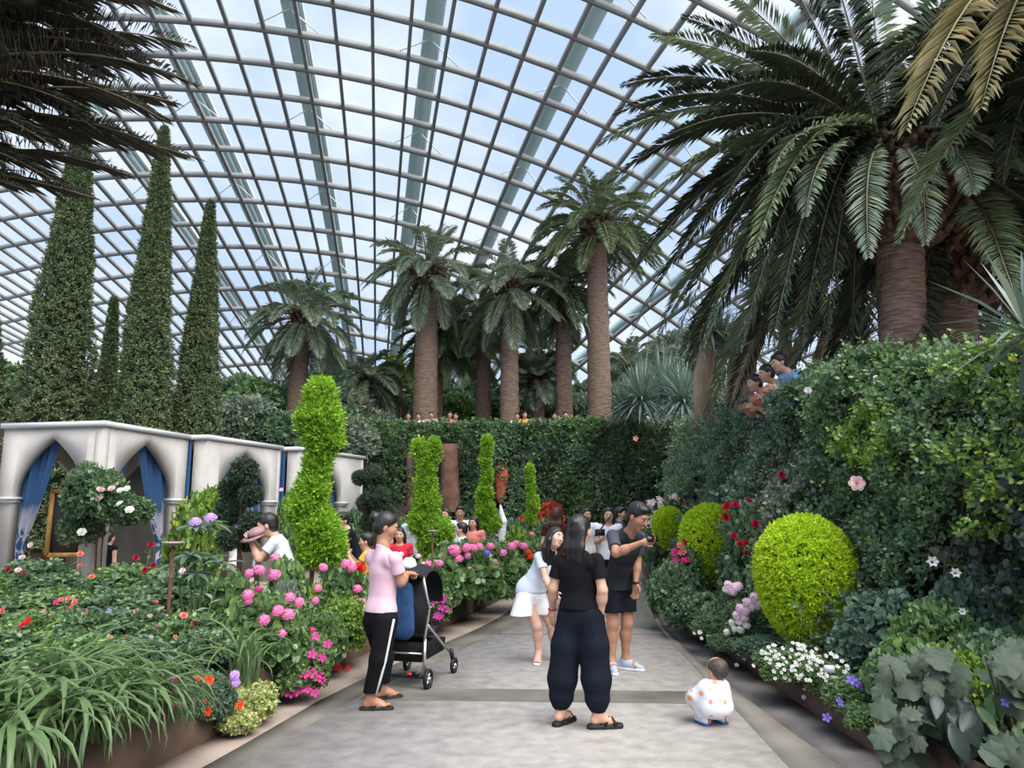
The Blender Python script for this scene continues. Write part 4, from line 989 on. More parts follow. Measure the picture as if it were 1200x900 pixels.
def shoe(root, o, an, fd, s, m_up, m_sole, kind='shoe'):
    """a shoe or sandal standing on the ground under ankle an, pointing along fd"""
    fd = Vector((fd[0], fd[1], 0)).normalized(); sd = Vector((fd.y, -fd.x, 0)); g = Vector((an.x, an.y, 0))
    heel = g-fd*.055*s; toe = g+fd*.165*s
    sh = Field(.02)
    if kind == 'shoe':
        sh.cap(heel+V3(0,0,.045*s), g+fd*.05*s+V3(0,0,.052*s), .040*s, .042*s); sh.cap(g+fd*.03*s+V3(0,0,.05*s), toe+V3(0,0,.030*s), .043*s, .030*s, flat=((0,0,1),.9)); sh.cap(g+V3(0,0,.06*s), g+V3(0,0,.09*s), .044*s, .042*s); sh.cap(g+V3(0,0,.085*s)-fd*.01*s, g+fd*.10*s+V3(0,0,.045*s), .044*s, .036*s)
        sh.clip((0,0,.018), (0,0,-1)); sh.clip((0,0,.112*s), (0,0,1))
        up = link('shoe', sh.mesh('shoe', M[m_up], .008), root); up.location = -o
        so = Field(.02); so.cap(heel+V3(0,0,.01), g+fd*.03*s+V3(0,0,.01), .044*s, .042*s); so.cap(g+fd*.03*s+V3(0,0,.01), toe+V3(0,0,.01), .046*s, .036*s); so.clip((0,0,.032), (0,0,1)); so.clip((0,0,.001), (0,0,-1))
        link('sole', so.mesh('sole', M[m_sole], .008), up)
    else:
        th = .035 if kind == 'thick' else .02
        so = Field(.02); so.cap(heel+V3(0,0,.01), g+fd*.04*s+V3(0,0,.01), .040*s, .040*s); so.cap(g+fd*.04*s+V3(0,0,.01), toe+V3(0,0,.01), .046*s, .040*s); so.clip((0,0,th), (0,0,1)); so.clip((0,0,.001), (0,0,-1))
        up = link('sandal', so.mesh('sandal_sole', M[m_sole], .006), root); up.location = -o
        mb = MB(); z = th+.012
        if kind == 'thick':
            for a in (-1,1): mb.tube([g+fd*.045*s*1+sd*.046*s*a+V3(0,0,th-.01), g+fd*.075*s+sd*.018*s*a+V3(0,0,th+.058*s), g+fd*.105*s-sd*.02*s*a+V3(0,0,th+.046*s), g+fd*.14*s-sd*.044*s*a+V3(0,0,th-.008)], .017*s, 8, flat=.5)
        else:
            for a in (-1,1): mb.tube([g+fd*.03*s+sd*.042*s*a+V3(0,0,th-.004), g+fd*.07*s+sd*.034*s*a+V3(0,0,th+.036*s), g+fd*.112*s+sd*.006*s*a+V3(0,0,th+.022*s), g+fd*.118*s+V3(0,0,th-.004)], .010*s, 6, flat=.6)
        mb.build('strap', M[m_up], up, True)
    return .035 if kind == 'thick' else .02 if kind != 'shoe' else .03
def foot(fd, an, d, s, z0):
    d = Vector((d[0], d[1], 0)).normalized(); sd = Vector((d.y, -d.x, 0)); g = Vector((an.x, an.y, z0))
    fd.cap(an, g-d*.03*s+V3(0,0,.03*s), .036*s, .030*s); fd.cap(g-d*.03*s+V3(0,0,.028*s), g+d*.08*s+V3(0,0,.026*s), .028*s, .030*s); fd.cap(an+V3(0,0,-.01), g+d*.08*s+V3(0,0,.028*s), .034*s, .026*s)
    fd.cap(g+d*.07*s+V3(0,0,.022*s)-sd*.012*s, g+d*.12*s+V3(0,0,.018*s)-sd*.014*s, .026*s, .018*s); fd.cap(g+d*.07*s+V3(0,0,.022*s)+sd*.014*s, g+d*.115*s+V3(0,0,.018*s)+sd*.016*s, .024*s, .016*s)
    for q in range(5):
        o = (-.032+.016*q)*s; L = (.165-.010*q-(.004 if q == 0 else 0))*s; fd.cap(g+d*.11*s+sd*o+V3(0,0,.016*s), g+d*(L)+sd*o*1.1+V3(0,0,.013*s), .0115*s if q else .0135*s, .0095*s if q else .012*s, k=.005)
def figure(J, label, group=None, h=.0065, hs=1.0, skin='skin', hair='short', hairm='hair', shirt=None, sleeve=.5, sleevem=None, hem=None, legs=None, foots=None, face=True, fit=.016, smile=False, cat='person', neckdrop=.0):
    """J: dict of world joints. One continuous body; hair, clothes and shoes are its children."""
    s = J.get('s', 1.0); o = Vector((J['pelvis'].x, J['pelvis'].y, 0)); root = empty('person', o, label, cat, group)
    F = Vector(J['F']).normalized(); HF = Vector(J.get('HF', F)); HU = Vector(J.get('HU', (0,0,1))); Rm = headframe(HF, HU); hc = J['head']; hsz = s*hs
    L, Rr = J['shL'], J['shR']; sh = (L+Rr)/2; pel = J['pelvis']; nk = J.get('neck', sh+V3(0,0,.05*s)); wst = pel.lerp(sh, .42)+F*.01*s; ch = pel.lerp(sh, .74)+F*.012*s
    body = Field(.03)
    head(body, hc, Rm, hsz)
    body.cap(nk-V3(0,0,.03*s), Vector(A3(hc)+Rm@(np.array((0,-.015,-.06))*hsz)), .054*s, .052*s)
    def torso(f, e, w=1.0):
        f.cap(pel, wst, (.150+e)*s*w, (.128+e)*s*w, flat=(F,.70)); f.cap(wst, ch, (.128+e)*s*w, (.150+e)*s*w, flat=(F,.70)); f.cap(L.lerp(Rr,.14)-V3(0,0,.025*s), L.lerp(Rr,.86)-V3(0,0,.025*s), (.066+e)*s); f.cap(ch, sh, (.145+e)*s*w, (.085+e)*s, flat=(F,.68))
        f.cap(sh-V3(0,0,.01), nk, (.075+e*.6)*s, (.058+e*.4)*s)
    torso(body, -.012)
    for sd in 'LR':
        S, E, W_ = J['sh'+sd], J['el'+sd], J['wr'+sd]
        body.cap(S, E, .048*s, .038*s); body.cap(E, E.lerp(W_,.35), .038*s, .039*s); body.cap(E.lerp(W_,.3), W_, .039*s, .025*s)
        hd = J.get('hd'+sd, W_-E); pn = J.get('pn'+sd, (L-Rr) if sd == 'R' else (Rr-L)); hand(body, W_, hd, pn, s, J.get('curl'+sd, .3), J.get('th'+sd, -1 if sd == 'R' else 1))
        Hp, K, An = J['hip'+sd], J['kn'+sd], J['an'+sd]; kd = J.get('ft'+sd, F)
        back = -Vector((kd[0], kd[1], 0)).normalized()
        body.cap(Hp, K, .088*s, .056*s); body.cap(K, K.lerp(An,.35)+back*.015*s, .054*s, .056*s); body.cap(K.lerp(An,.3)+back*.012*s, An, .054*s, .034*s)
    z0 = {'shoe': .03, 'thick': .035, 'flip': .02}
    if foots:
        for sd in 'LR': foot(body, J['an'+sd], J.get('ft'+sd, F), s, z0[foots[0]])
    def put(f, name, m, hh=None, par=None): 
        ob = link(name, f.mesh(name, M[m], hh or h), par or root)
        if par is None: ob.location = -o
        return ob
    b = put(body, 'body', skin)
    if face: face_parts(root, o, hc, Rm, hsz, smile, hairm)
    if hair: put(hair_field(hc, Rm, hsz, hair), 'hair', hairm, max(h, .008))
    if shirt:
        f = Field(.03); torso(f, fit); 
        hemz = hem if hem is not None else pel.z-.06*s
        f.cap(pel, V3(pel.x, pel.y, hemz-.05)+ (F*0), (.162+fit)*s, (.168+fit)*s, flat=(F,.74), clip=[((0,0,hemz),(0,0,-1))])
        f.clip((0,0,hemz), (0,0,-1))
        nd = (nk-sh); f.clip(nk-V3(0,0,(.012+neckdrop)*s)-F*.0, Vector((0,0,1))*.8+F*.45)
        top = put(f, 'shirt', shirt)
        for sd in 'LR':
            S, E, W_ = J['sh'+sd], J['el'+sd], J['wr'+sd]; g = Field(.02); mid = S.lerp(sh, .12)
            if sleeve <= 1: e = S.lerp(E, sleeve); g.cap(mid, S, .060*s, .059*s); g.cap(S, S.lerp(E, sleeve+.15), .059*s, .061*s, clip=[(e, E-S)])
            else: e = E.lerp(W_, sleeve-1); g.cap(mid, S, .062*s, .064*s); g.cap(S, E, .064*s, .052*s); g.cap(E, E.lerp(W_, min(1, sleeve-1+.1)), .052*s, .042*s, clip=[(e, W_-E)])
            put(g, 'sleeve', sleevem or shirt, None, top)
    if legs:
        kind, m, zc = legs[:3]; f = Field(.035); wz = (hem if hem is not None else pel.z)+.03
        ww = J.get('legw', 1.0)
        f.cap(pel+V3(0,0,.08*s), pel-V3(0,0,.03*s), .150*s, .168*s, flat=(F,.72)); f.clip((0,0,wz-.02), (0,0,1))
        for sd in 'LR':
            Hp, K, An = J['hip'+sd], J['kn'+sd], J['an'+sd]; cl = [((0,0,zc),(0,0,-1))]
            if kind == 'balloon': f.chain([Hp, Hp.lerp(K,.6), K.lerp(An,.3), K.lerp(An,.75), An+V3(0,0,.03)], [.112*s,.122*s,.118*s,.092*s,.052*s], clip=cl)
            elif kind == 'straight': f.chain([Hp, K, K.lerp(An,.92)], [.102*s*ww,.086*s*ww,.072*s*ww], clip=cl)
            elif kind == 'slim': f.chain([Hp, K, K.lerp(An,.92)], [.098*s,.068*s,.052*s], clip=cl)
            elif kind == 'shorts': f.chain([Hp, K], [.104*s,.100*s], clip=cl)
            elif kind == 'skirt': f.chain([Hp, V3(Hp.x, Hp.y, zc-.05)+(Hp-pel)*1.2], [.105*s,.150*s], clip=cl)
        put(f, {'skirt':'skirt','shorts':'shorts'}.get(kind, 'trousers'), m)
    if foots:
        for sd in 'LR': shoe(root, o, J['an'+sd], J.get('ft'+sd, F), s, foots[1], foots[2], foots[0])
    return root
def pose(pos, F, H, lean=0, arms='down', sit=False, base=0.0, turn=0, bend=0):
    """joints of a standing (or sitting) figure: F facing angle in degrees (0 = away along +Y, 90 = +X)"""
    s = H/1.70; a = math.radians(F); f = V3(math.sin(a), math.cos(a), 0); r = V3(math.cos(a), -math.sin(a), 0); p = V3(pos[0], pos[1], base)
    pz = (.44 if sit else .90)*s; J = {'s': s, 'F': f}
    J['pelvis'] = p+V3(0,0,pz); L = lean; up = (V3(0,0,1)*math.cos(L)+f*math.sin(L))
    sh = J['pelvis']+up*.50*s; J['neck'] = sh+up*.045*s; J['head'] = sh+up*.185*s+f*(.02+.06*math.sin(L))*s
    J['HF'] = f*math.cos(math.radians(turn))+r*math.sin(math.radians(turn))+V3(0,0,-.25 if bend else -.05)
    for sd, q in (('L',-1),('R',1)):
        S = sh+r*.185*s*q-V3(0,0,.02*s); J['sh'+sd] = S
        if arms == 'down': J['el'+sd] = S+r*.04*q*s-V3(0,0,.27*s)-f*.02*s; J['wr'+sd] = J['el'+sd]+f*.05*s-V3(0,0,.24*s)
        elif arms == 'front': J['el'+sd] = S+r*.03*q*s-V3(0,0,.26*s)+f*.05*s; J['wr'+sd] = J['el'+sd]+f*.20*s-r*.08*q*s+V3(0,0,.06*s)
        elif arms == 'phone': J['el'+sd] = S+r*.02*q*s-V3(0,0,.20*s)+f*.16*s; J['wr'+sd] = J['el'+sd]+f*.12*s-r*.10*q*s+V3(0,0,.20*s)
        elif arms == 'rail': J['el'+sd] = S+r*.08*q*s-V3(0,0,.20*s)+f*.16*s; J['wr'+sd] = J['el'+sd]+f*.22*s-r*.16*q*s+V3(0,0,.01*s)
        elif arms == 'out': J['el'+sd] = S+r*.24*q*s+V3(0,0,-.02*s); J['wr'+sd] = J['el'+sd]+r*.22*q*s+f*.04
        hp = J['pelvis']+r*.088*s*q-V3(0,0,.05*s); J['hip'+sd] = hp
        if sit: J['kn'+sd] = hp+f*.40*s+V3(0,0,.02*s); J['an'+sd] = V3(J['kn'+sd].x, J['kn'+sd].y, base+.08*s)+f*.02
        else: J['kn'+sd] = hp-V3(0,0,.40*s)+f*.015*s; J['an'+sd] = V3(hp.x, hp.y, base+.08*s)+r*.01*q-f*.02*s
        J['ft'+sd] = f+r*.15*q
    return J
# ================================================================== THE PEOPLE ON THE PATH
# -- woman in black, seen from behind
J = dict(s=.94, F=(.35,.94,0), HF=(.60,.80,-.12), head=at(680,621,6.17), neck=at(679,645,6.16), shL=at(656,658,6.22), shR=at(699,657,6.08), pelvis=at(680,716,6.16),
  elL=at(648,690,6.22), wrL=at(647,714,6.34), elR=at(706,692,6.04), wrR=at(704,721,6.10), hdL=(0,.05,-1), hdR=(-.08,.05,-1), hipL=at(669,722,6.2), hipR=at(692,722,6.12), knL=at(660,780,6.2), knR=at(698,780,6.12),
  anL=V3(at(657,838,6.20).x,6.20,.115), anR=V3(at(701,838,6.10).x,6.10,.115), ftL=(.62,.78,0), ftR=(.98,.12,0), curlL=.35, curlR=.2, pnR=(-.6,.8,0), pnL=(.8,.5,0))
w1 = figure(J, 'woman in a black top and wide dark trousers standing with her back to us', h=.0058, hs=1.02, hair='halfup', shirt='cloth_black', sleeve=.62, legs=('balloon','cloth_navy',.125), foots=('thick','rubber','rubber'), hem=.86, skin='skin')
mb = MB(); o = w1.location; q = J['wrL']-o; mb.lathe([(.030,-.012),(.034,0),(.030,.012)], q, 12); mb.build('red_bracelet', M['redcord'], w1, True)
# -- man filming, bending over his phone
J = dict(s=1.03, F=(.6,-.78,0), HF=(.62,-.62,-.50), HU=(.2,-.2,1), head=at(748,605,7.80), neck=at(738,623,7.92), shR=at(718,628,7.86), shL=at(750,630,8.10), pelvis=at(724,681,8.22),
  elR=at(722,648,7.62), wrR=at(752,636,7.52), hdR=(.95,.05,.18), pnR=(.1,-.75,.65), curlR=.75, elL=at(747,657,8.12), wrL=at(745,683,8.05), hdL=(-.05,-.05,-1), hipR=at(716,688,8.18), hipL=at(733,688,8.28), knR=at(718,732,8.16), knL=at(735,731,8.24),
  anR=V3(at(717,770,8.16).x,8.16,.11), anL=V3(at(733,770,8.28).x,8.28,.11), ftR=(.05,-1,0), ftL=(.85,-.5,0))
w2 = figure(J, 'man in a charcoal tee and dark shorts bending to film with his phone', h=.0062, hs=1.10, hair='short', shirt='cloth_charcoal', sleevem='cloth_greyslv', sleeve=.72, legs=('shorts','cloth_darkshort',at(724,717,8.2).z), foots=('shoe','shoe_blue','sole'), hem=at(724,691,8.2).z, skin='skin_t', smile=True)
o = w2.location
mb = MB(); mb.lathe([(.031,-.014),(.034,0),(.031,.014)], J['wrL']-o, 12); mb.build('watch_strap', M['rubber'], w2, True)
for q in (J['anR'], J['anL']): MB().lathe([(.040,-.03),(.041,.0),(.040,.022)], q-o, 12).build('sock', M['sole'], w2, True)
ph = MB(); ph.box((0,0,0), (.140,.009,.070)); ph.box((-.05,.006,.02), (.03,.004,.03), 0)
pho = ph.build('phone', M['phone'], loc=at(764,631,7.47)); pho.rotation_euler = (math.radians(-25), 0, math.radians(35)); tag(pho, 'black phone held sideways by the man in charcoal', 'phone')
# -- woman in pale blue and white leaning to look
J = dict(s=.94, F=(.25,-.97,0), HF=(.62,-.75,.05), HU=(.42,.0,.9), head=at(651,630,8.50), neck=at(645,646,8.62), shR=at(632,653,8.55), shL=at(661,656,8.72), pelvis=at(622,692,8.70),
  elR=at(640,680,8.45), wrR=at(650,696,8.3), elL=at(668,678,8.7), wrL=at(672,696,8.6), hipR=at(616,699,8.66), hipL=at(630,699,8.74), knR=at(629,734,8.62), knL=at(647,734,8.75), anR=V3(at(631,768,8.66).x,8.66,.10), anL=V3(at(651,768,8.78).x,8.78,.10), ftR=(-.15,-1,0), ftL=(.2,-1,0))
w3 = figure(J, 'woman in a pale blue tee and white skirt leaning behind the woman in black', h=.0065, hs=1.0, hair='long', shirt='cloth_paleblue', sleeve=.5, legs=('skirt','cloth_white',at(624,720,8.7).z), foots=('flip','sandal_pink','sole'), hem=at(624,694,8.7).z, skin='skin_p', smile=True)
# -- woman in pink with the stroller
J = dict(s=.95, F=(.75,.66,0), HF=(.93,.12,-.30), head=at(453,617,6.74), neck=at(449,640,6.72), shR=at(463,655,6.58), shL=at(436,652,6.88), pelvis=at(446,719,6.7),
  elR=at(470,682,6.62), wrR=at(477,672,6.86), elL=at(452,684,7.02), wrL=at(462,672,7.22), hdR=(.35,.9,.0), hdL=(.35,.9,0), pnR=(0,0,-1), pnL=(0,0,-1), curlR=.9, curlL=.9, thR=1, thL=-1, hipR=at(453,727,6.62), hipL=at(438,727,6.8), knR=at(445,772,6.62), knL=at(450,770,6.98),
  anR=V3(at(434,815,6.66).x,6.66,.10), anL=V3(at(447,806,7.02).x,7.02,.10), ftR=(.96,.05,0), ftL=(.9,.4,0))
w4 = figure(J, 'woman in a pink tee and black side-striped trousers pushing the stroller', h=.006, hs=1.04, hair='bun', shirt='cloth_pink', sleeve=.62, legs=('straight','cloth_black',.135), foots=('flip','navy_strap','rubber'), hem=.775, skin='skin_t')
st = MB(); o = w4.location; sidev = Vector((.66,-.75,0)); pr = [J['hipR']+V3(0,0,.02)+sidev*.112, J['hipR'].lerp(J['knR'],.5)+sidev*.098, J['knR']+sidev*.092, J['knR'].lerp(J['anR'],.5)+sidev*.084, J['knR'].lerp(J['anR'],.90)+sidev*.078]
st.tube([p-o for p in pr], .010, 6); st.build('side_stripe', M['sole'], w4, True)
# -- toddler squatting by the gutter
g = gnd(838,849); F = Vector((-.30,.95,0)).normalized(); r_ = Vector((F.y,-F.x,0)); Z = V3(0,0,1)
def C(x, y, z): return g+r_*x+F*y+Z*z
ch = empty('toddler', g, 'toddler in a white spotted romper squatting by the right border', 'person'); o = g
hc = at(839.5,785,6.22); Rm = headframe((-.55,.80,-.12)); bf = Field(.025); hz = .74
head(bf, hc, Rm, hz); bf.ell(A3(hc)+Rm@np.array((0,-.012,.016)), (.074,.080,.070), Rm)
bf.cap(C(0,.0,.29), hc-Z*.03, .040, .042); bf.ell(C(0,0,.20), (.085,.08,.11))
for q in (-1,1):
    bf.cap(C(q*.055,-.01,.13), C(q*.100,.14,.17), .050, .040); bf.cap(C(q*.100,.14,.17), C(q*.075,.05,.045), .038, .028); bf.cap(C(q*.075,.02,.025), C(q*.080,.12,.022), .024, .020)
    bf.cap(C(q*.085,0,.27), C(q*.135,.07,.20), .032, .026); bf.cap(C(q*.135,.07,.20), C(q*.09,.17,.19), .026, .020); hand(bf, C(q*.09,.17,.19), F, Z*-1, .55, .5, -q)
ob = link('body', bf.mesh('body', M['skin'], .005), ch); ob.location = -o
face_parts(ch, o, hc, Rm, hz, hair='hair_fine')
hf = Field(.02); P = lambda x, y, z: A3(hc)+Rm@np.array((x,y,z)); W = lambda x, y, z: Rm@np.array((x,y,z), float)
hf.ell(P(0,-.016,.018), (.0775,.083,.073), Rm, clip=[(P(0,.045,.035), W(0,.75,-.65))]); hf.ell(P(0,-.035,-.012), (.064,.058,.055), Rm, clip=[(P(0,.0,0), W(0,1,-.2))])
ob = link('hair', hf.mesh('hair', M['hair_fine'], .005), ch); ob.location = -o
m_, N_, L_, b_ = _mat('romper_print'); t_ = N_.new('ShaderNodeTexCoord'); v_ = N_.new('ShaderNodeTexVoronoi'); v_.inputs['Scale'].default_value = 17; v_.inputs['Randomness'].default_value = .8
L_.new(t_.outputs['Object'], v_.inputs['Vector']); c_ = N_.new('ShaderNodeMath'); c_.operation = 'LESS_THAN'; c_.inputs[1].default_value = .38; L_.new(v_.outputs['Distance'], c_.inputs[0])
k_ = N_.new('ShaderNodeValToRGB'); k_.color_ramp.interpolation = 'CONSTANT'; e_ = k_.color_ramp.elements; e_[0].color = (.78,.79,.83,1); e_[1].position = .22; e_[1].color = (.80,.36,.22,1); x_ = e_.new(.50); x_.color = (.78,.55,.50,1); x_ = e_.new(.76); x_.color = (.78,.79,.83,1)
s_ = N_.new('ShaderNodeSeparateColor'); L_.new(v_.outputs['Color'], s_.inputs[0]); L_.new(s_.outputs[0], k_.inputs[0]); mx_ = N_.new('ShaderNodeMix'); mx_.data_type = 'RGBA'; mx_.inputs[6].default_value = (.78,.79,.83,1)
L_.new(c_.outputs[0], mx_.inputs[0]); L_.new(k_.outputs[0], mx_.inputs[7]); L_.new(mx_.outputs[2], b_.inputs['Base Color']); b_.inputs['Roughness'].default_value = .85; M['romper'] = m_
rf = Field(.035); rf.ell(C(0,-.01,.20), (.128,.115,.125)); rf.ell(C(0,.0,.275), (.104,.088,.066)); rf.ell(C(0,-.035,.13), (.125,.105,.085))
for q in (-1,1):
    rf.cap(C(q*.062,-.02,.13), C(q*.100,.14,.17), .066, .054); rf.cap(C(q*.100,.13,.165), C(q*.082,.045,.065), .052, .042)
    rf.cap(C(q*.085,0,.275), C(q*.138,.06,.205), .046, .040); rf.cap(C(q*.138,.06,.205), C(q*.098,.14,.195), .040, .034, clip=[(C(q*.10,.13,.195), F)])
rf.clip(C(0,0,.332), Z); rf.clip(C(0,0,.05), -Z)
ob = link('romper', rf.mesh('romper', M['romper'], .006), ch); ob.location = -o
M['bluesole'] = mat('blue_sole', (.03,.10,.36), .5)
for q in (-1,1):
    sf = Field(.015); sf.cap(C(q*.074,.0,.034), C(q*.082,.10,.030), .034, .032); sf.clip(C(0,0,.014), -Z); sf.clip(C(0,0,.066), Z); ob = link('shoe', sf.mesh('shoe', M['sole'], .005), ch); ob.location = -o
    so = Field(.012); so.cap(C(q*.074,-.004,.008), C(q*.082,.104,.008), .036, .034); so.clip(C(0,0,.018), Z); so.clip(C(0,0,.0), -Z); so = link('sole', so.mesh('sole', M['bluesole'], .005), ob)
    MB().box(C(q*.074,-.034,.042)-o+(0,0,0) if False else tuple(C(q*.074,-.034,.042)), (.012,.008,.05), math.atan2(F.y,F.x)).build('heel_tab', M['redcord'], ob)

# ================================================================== VISITORS FURTHER AWAY
def visitor(label, pos, F, H, shirt, legs, hair='short', hairm='hair', arms='down', sit=False, base=0.0, lean=0, turn=0, bend=0, skin='skin', sleeve=.55, h=.014, kind='straight', face=True, group=None, shoes=('shoe','rubber','sole'), hs=1.1):
    J = pose(pos, F, H, lean, arms, sit, base, turn, bend)
    return figure(J, label, group, h, hs, skin, hair, hairm, shirt, sleeve, legs=(kind, legs, base+(.30 if kind == 'shorts' else .12)), foots=None if base > .3 else shoes, face=face, hem=J['pelvis'].z-.06, fit=.02)
def X(px, Y): return (px-600)/900*Y
vis = [
 ('woman with long brown hair and maroon top walking away beyond the leaning woman', 651, 13.0, 10, 1.66, 'cloth_maroon', 'cloth_black', dict(hair='long', hairm='hair_b')),
 ('woman with glasses in white peering out over the head of the woman in black', 686, 14.5, 190, 1.66, 'cloth_white', 'cloth_black', dict(hair='long', turn=-30)),
 ('woman in a white tee with a black crossbody bag facing us', 711, 13.2, 180, 1.66, 'cloth_white', 'cloth_black', dict(hair='long', arms='front')),
 ('man in a teal tee beside the woman with the crossbody bag', 724, 15.0, 90, 1.68, 'cloth_teal', 'cloth_black', dict(turn=20)),
 ('man in a pale grey-blue tee facing left behind the pink flowers', 543, 12.6, 275, 1.42, 'cloth_paleblue', 'cloth_beige', dict()),
 ('person in a dark cap behind the man in the grey-blue tee', 540, 15.5, 180, 1.70, 'cloth_white', 'cloth_black', dict(skin='skin_t')),
 ('visitor in a red and white top just beyond the woman in pink', 471, 11.5, 180, 1.36, 'cloth_red', 'cloth_white', dict(hair='long')),
 ('visitor in grey half hidden by the widest spiral topiary', 483, 14.5, 120, 1.64, 'cloth_paleblue', 'cloth_black', dict()),
 ('visitor in a dark top behind the second spiral topiary', 524, 16.0, 200, 1.66, 'cloth_black', 'cloth_black', dict(hair='long')),
 ('visitor in a salmon top between two spiral topiaries', 556, 14.5, 200, 1.50, 'cloth_salmon', 'cloth_white', dict(hair='long')),
 ('visitor with brown hair in beige standing by the left of the back wall', 455, 19.0, 160, 1.70, 'cloth_beige', 'cloth_black', dict(hair='long', hairm='hair_b')),
 ('visitor in white standing before the stone pillars', 443, 20.0, 200, 1.62, 'cloth_white', 'cloth_black', dict()),
]
for lab, px, Y, Fa, H, sh, lg, kw in vis: visitor(lab, (X(px,Y), Y), Fa, H, sh, lg, **kw)
# bag of the woman in white
p = at(703,624,12.85); bg_ = MB(); bg_.box(p, (.15,.07,.11), .2); bg_.tube([at(704,620,12.85), at(712,609,12.95), at(716,604,13.1)], .012, 5); tag(bg_.build('shoulder_bag', M['rubber']), 'small black crossbody bag worn by the woman in white', 'bag')
# visitors by the pavilions
visitor('woman in a yellow top with dark short hair sitting left of the woman in pink', (X(434,10.6),10.6), 265, 1.45, 'cloth_yellow', 'cloth_salmon', arms='phone', sit=True, base=.25, h=.010, sleeve=.45)
visitor('person in a navy tee stooping beside the woman in yellow', (X(424,11.8),11.8), 250, 1.62, 'cloth_navy', 'cloth_beige', arms='front', lean=.35, bend=1, h=.010, turn=-30)
cp = visitor('man in a white shirt bowing his head, a mauve cap pushed up in front', (X(350,8.9),8.9), 262, 1.62, 'cloth_white', 'cloth_beige', arms='phone', lean=.42, bend=1, h=.008, hs=1.15)
visitor('woman in white with black hair sitting in the second pavilion', (X(283,15.0),15.0), 230, 1.5, 'cloth_white', 'cloth_beige', hair='bun', sit=True, base=.25)
visitor('person in a navy vest sitting inside the nearest pavilion', (X(136,14.6),14.6), 20, 1.55, 'cloth_navy', 'cloth_black', hair='bun', sit=True, base=.1, sleeve=.12)
M['mauve'] = mat('mauve_cloth', (.30,.17,.18), .8, c2=(.38,.22,.23), scale=20)
c = at(300,624,8.72); hb = MB(); hb.lathe([(.001,.055),(.05,.05),(.088,.02),(.098,-.02)], (0,0,0), 18, sx=1.05); hb.lathe([(.098,-.02),(.16,-.035)], (-.045,-.01,0), 18, sx=.9)
ho = hb.build('cap', M['mauve'], smooth=True, loc=c); ho.rotation_euler = (.25,-.35,.2); tag(ho, 'mauve cap with a wide brim before the bowed man', 'cap')
# onlookers along the upper railings
up = [('onlooker in white stretching both arms out on the back wall',478,'cloth_white','out','hair'),('dark-haired onlooker in white beside the one with stretched arms',490,'cloth_white','rail','hair'),('onlooker in a pale headscarf leaning on the back wall',505,'cloth_beige','rail','hair_b'),
 ('onlooker in salmon resting on the back wall left of the dark trunk',527,'cloth_salmon','rail','hair'),('onlooker in maroon next to the one in salmon',534,'cloth_maroon','rail','hair_b'),('onlooker in pale blue before the slim ringed trunk',606,'cloth_paleblue','rail','hair_b'),('onlooker in yellow beside the one in pale blue',615,'cloth_yellow','rail','hair_b'),('onlooker in white bent over the wall near the sunlit trunk',650,'cloth_white','rail','hair'),('onlooker in black at the foot of the sunlit trunk',663,'cloth_black','rail','hair')]
for lab, px, sh, ar, hm in up: visitor(lab, (X(px,28.3),28.3), 180, 1.68, sh, 'cloth_black', hairm=hm, arms=ar, base=3.56+(.02 if px % 2 else -.03), h=.02, lean=.12, turn=R.uniform(-30,30))
rt = [('balding man in a sky blue tee leaning on the right wall',910,10.2,262,'cloth_sky',2.13,.5,'short'),('woman with tied dark hair beside the man in sky blue',893,10.6,258,'cloth_beige',2.05,.5,'bun'),('woman in a grey headscarf and red top on the right wall',878,11.0,255,'cloth_red',1.98,.5,'bun'),('dark-haired person in pale blue low behind the right wall',849,12.2,80,'cloth_paleblue',1.95,.55,'short')]
for lab, px, Y, Fa, sh, ba, ln, hr in rt: visitor(lab, (X(px,Y)+.45,Y), Fa, 1.68, sh, 'cloth_beige', hair=hr, arms='front', base=ba-.03, lean=ln, bend=1, h=.011, hs=1.05)
# ================================================================== PAVILIONS
M['plaster'] = mat('pale_plaster', (.40,.385,.355), .85, c2=(.50,.48,.45), scale=1.6, detail=7, bump=.08, bscale=30)
M['plaster_w'] = mat('white_cornice', (.60,.60,.61), .6)
M['gold'] = mat('gilt_wood', (.45,.24,.07), .4, c2=(.60,.36,.12), scale=9)
m_, N_, L_, b_ = _mat('blue_curtain'); t_ = N_.new('ShaderNodeTexCoord'); se_ = N_.new('ShaderNodeSeparateXYZ'); L_.new(t_.outputs['UV'], se_.inputs[0])
w_ = N_.new('ShaderNodeTexVoronoi'); w_.feature = 'DISTANCE_TO_EDGE'; w_.inputs['Scale'].default_value = 11; L_.new(t_.outputs['UV'], w_.inputs['Vector'])
lt_ = N_.new('ShaderNodeMath'); lt_.operation = 'LESS_THAN'; lt_.inputs[1].default_value = .07; L_.new(w_.outputs['Distance'], lt_.inputs[0])
z1_ = N_.new('ShaderNodeMapRange'); z1_.inputs[1].default_value = .52; z1_.inputs[2].default_value = .40; L_.new(se_.outputs[1], z1_.inputs[0])
ml_ = N_.new('ShaderNodeMath'); ml_.operation = 'MULTIPLY'; L_.new(lt_.outputs[0], ml_.inputs[0]); L_.new(z1_.outputs[0], ml_.inputs[1])
wv_ = N_.new('ShaderNodeTexNoise'); wv_.inputs['Scale'].default_value = 6; L_.new(t_.outputs['UV'], wv_.inputs['Vector'])
ad_ = N_.new('ShaderNodeMath'); ad_.operation = 'MULTIPLY_ADD'; ad_.inputs[1].default_value = .30; L_.new(wv_.outputs['Fac'], ad_.inputs[0]); L_.new(se_.outputs[1], ad_.inputs[2])
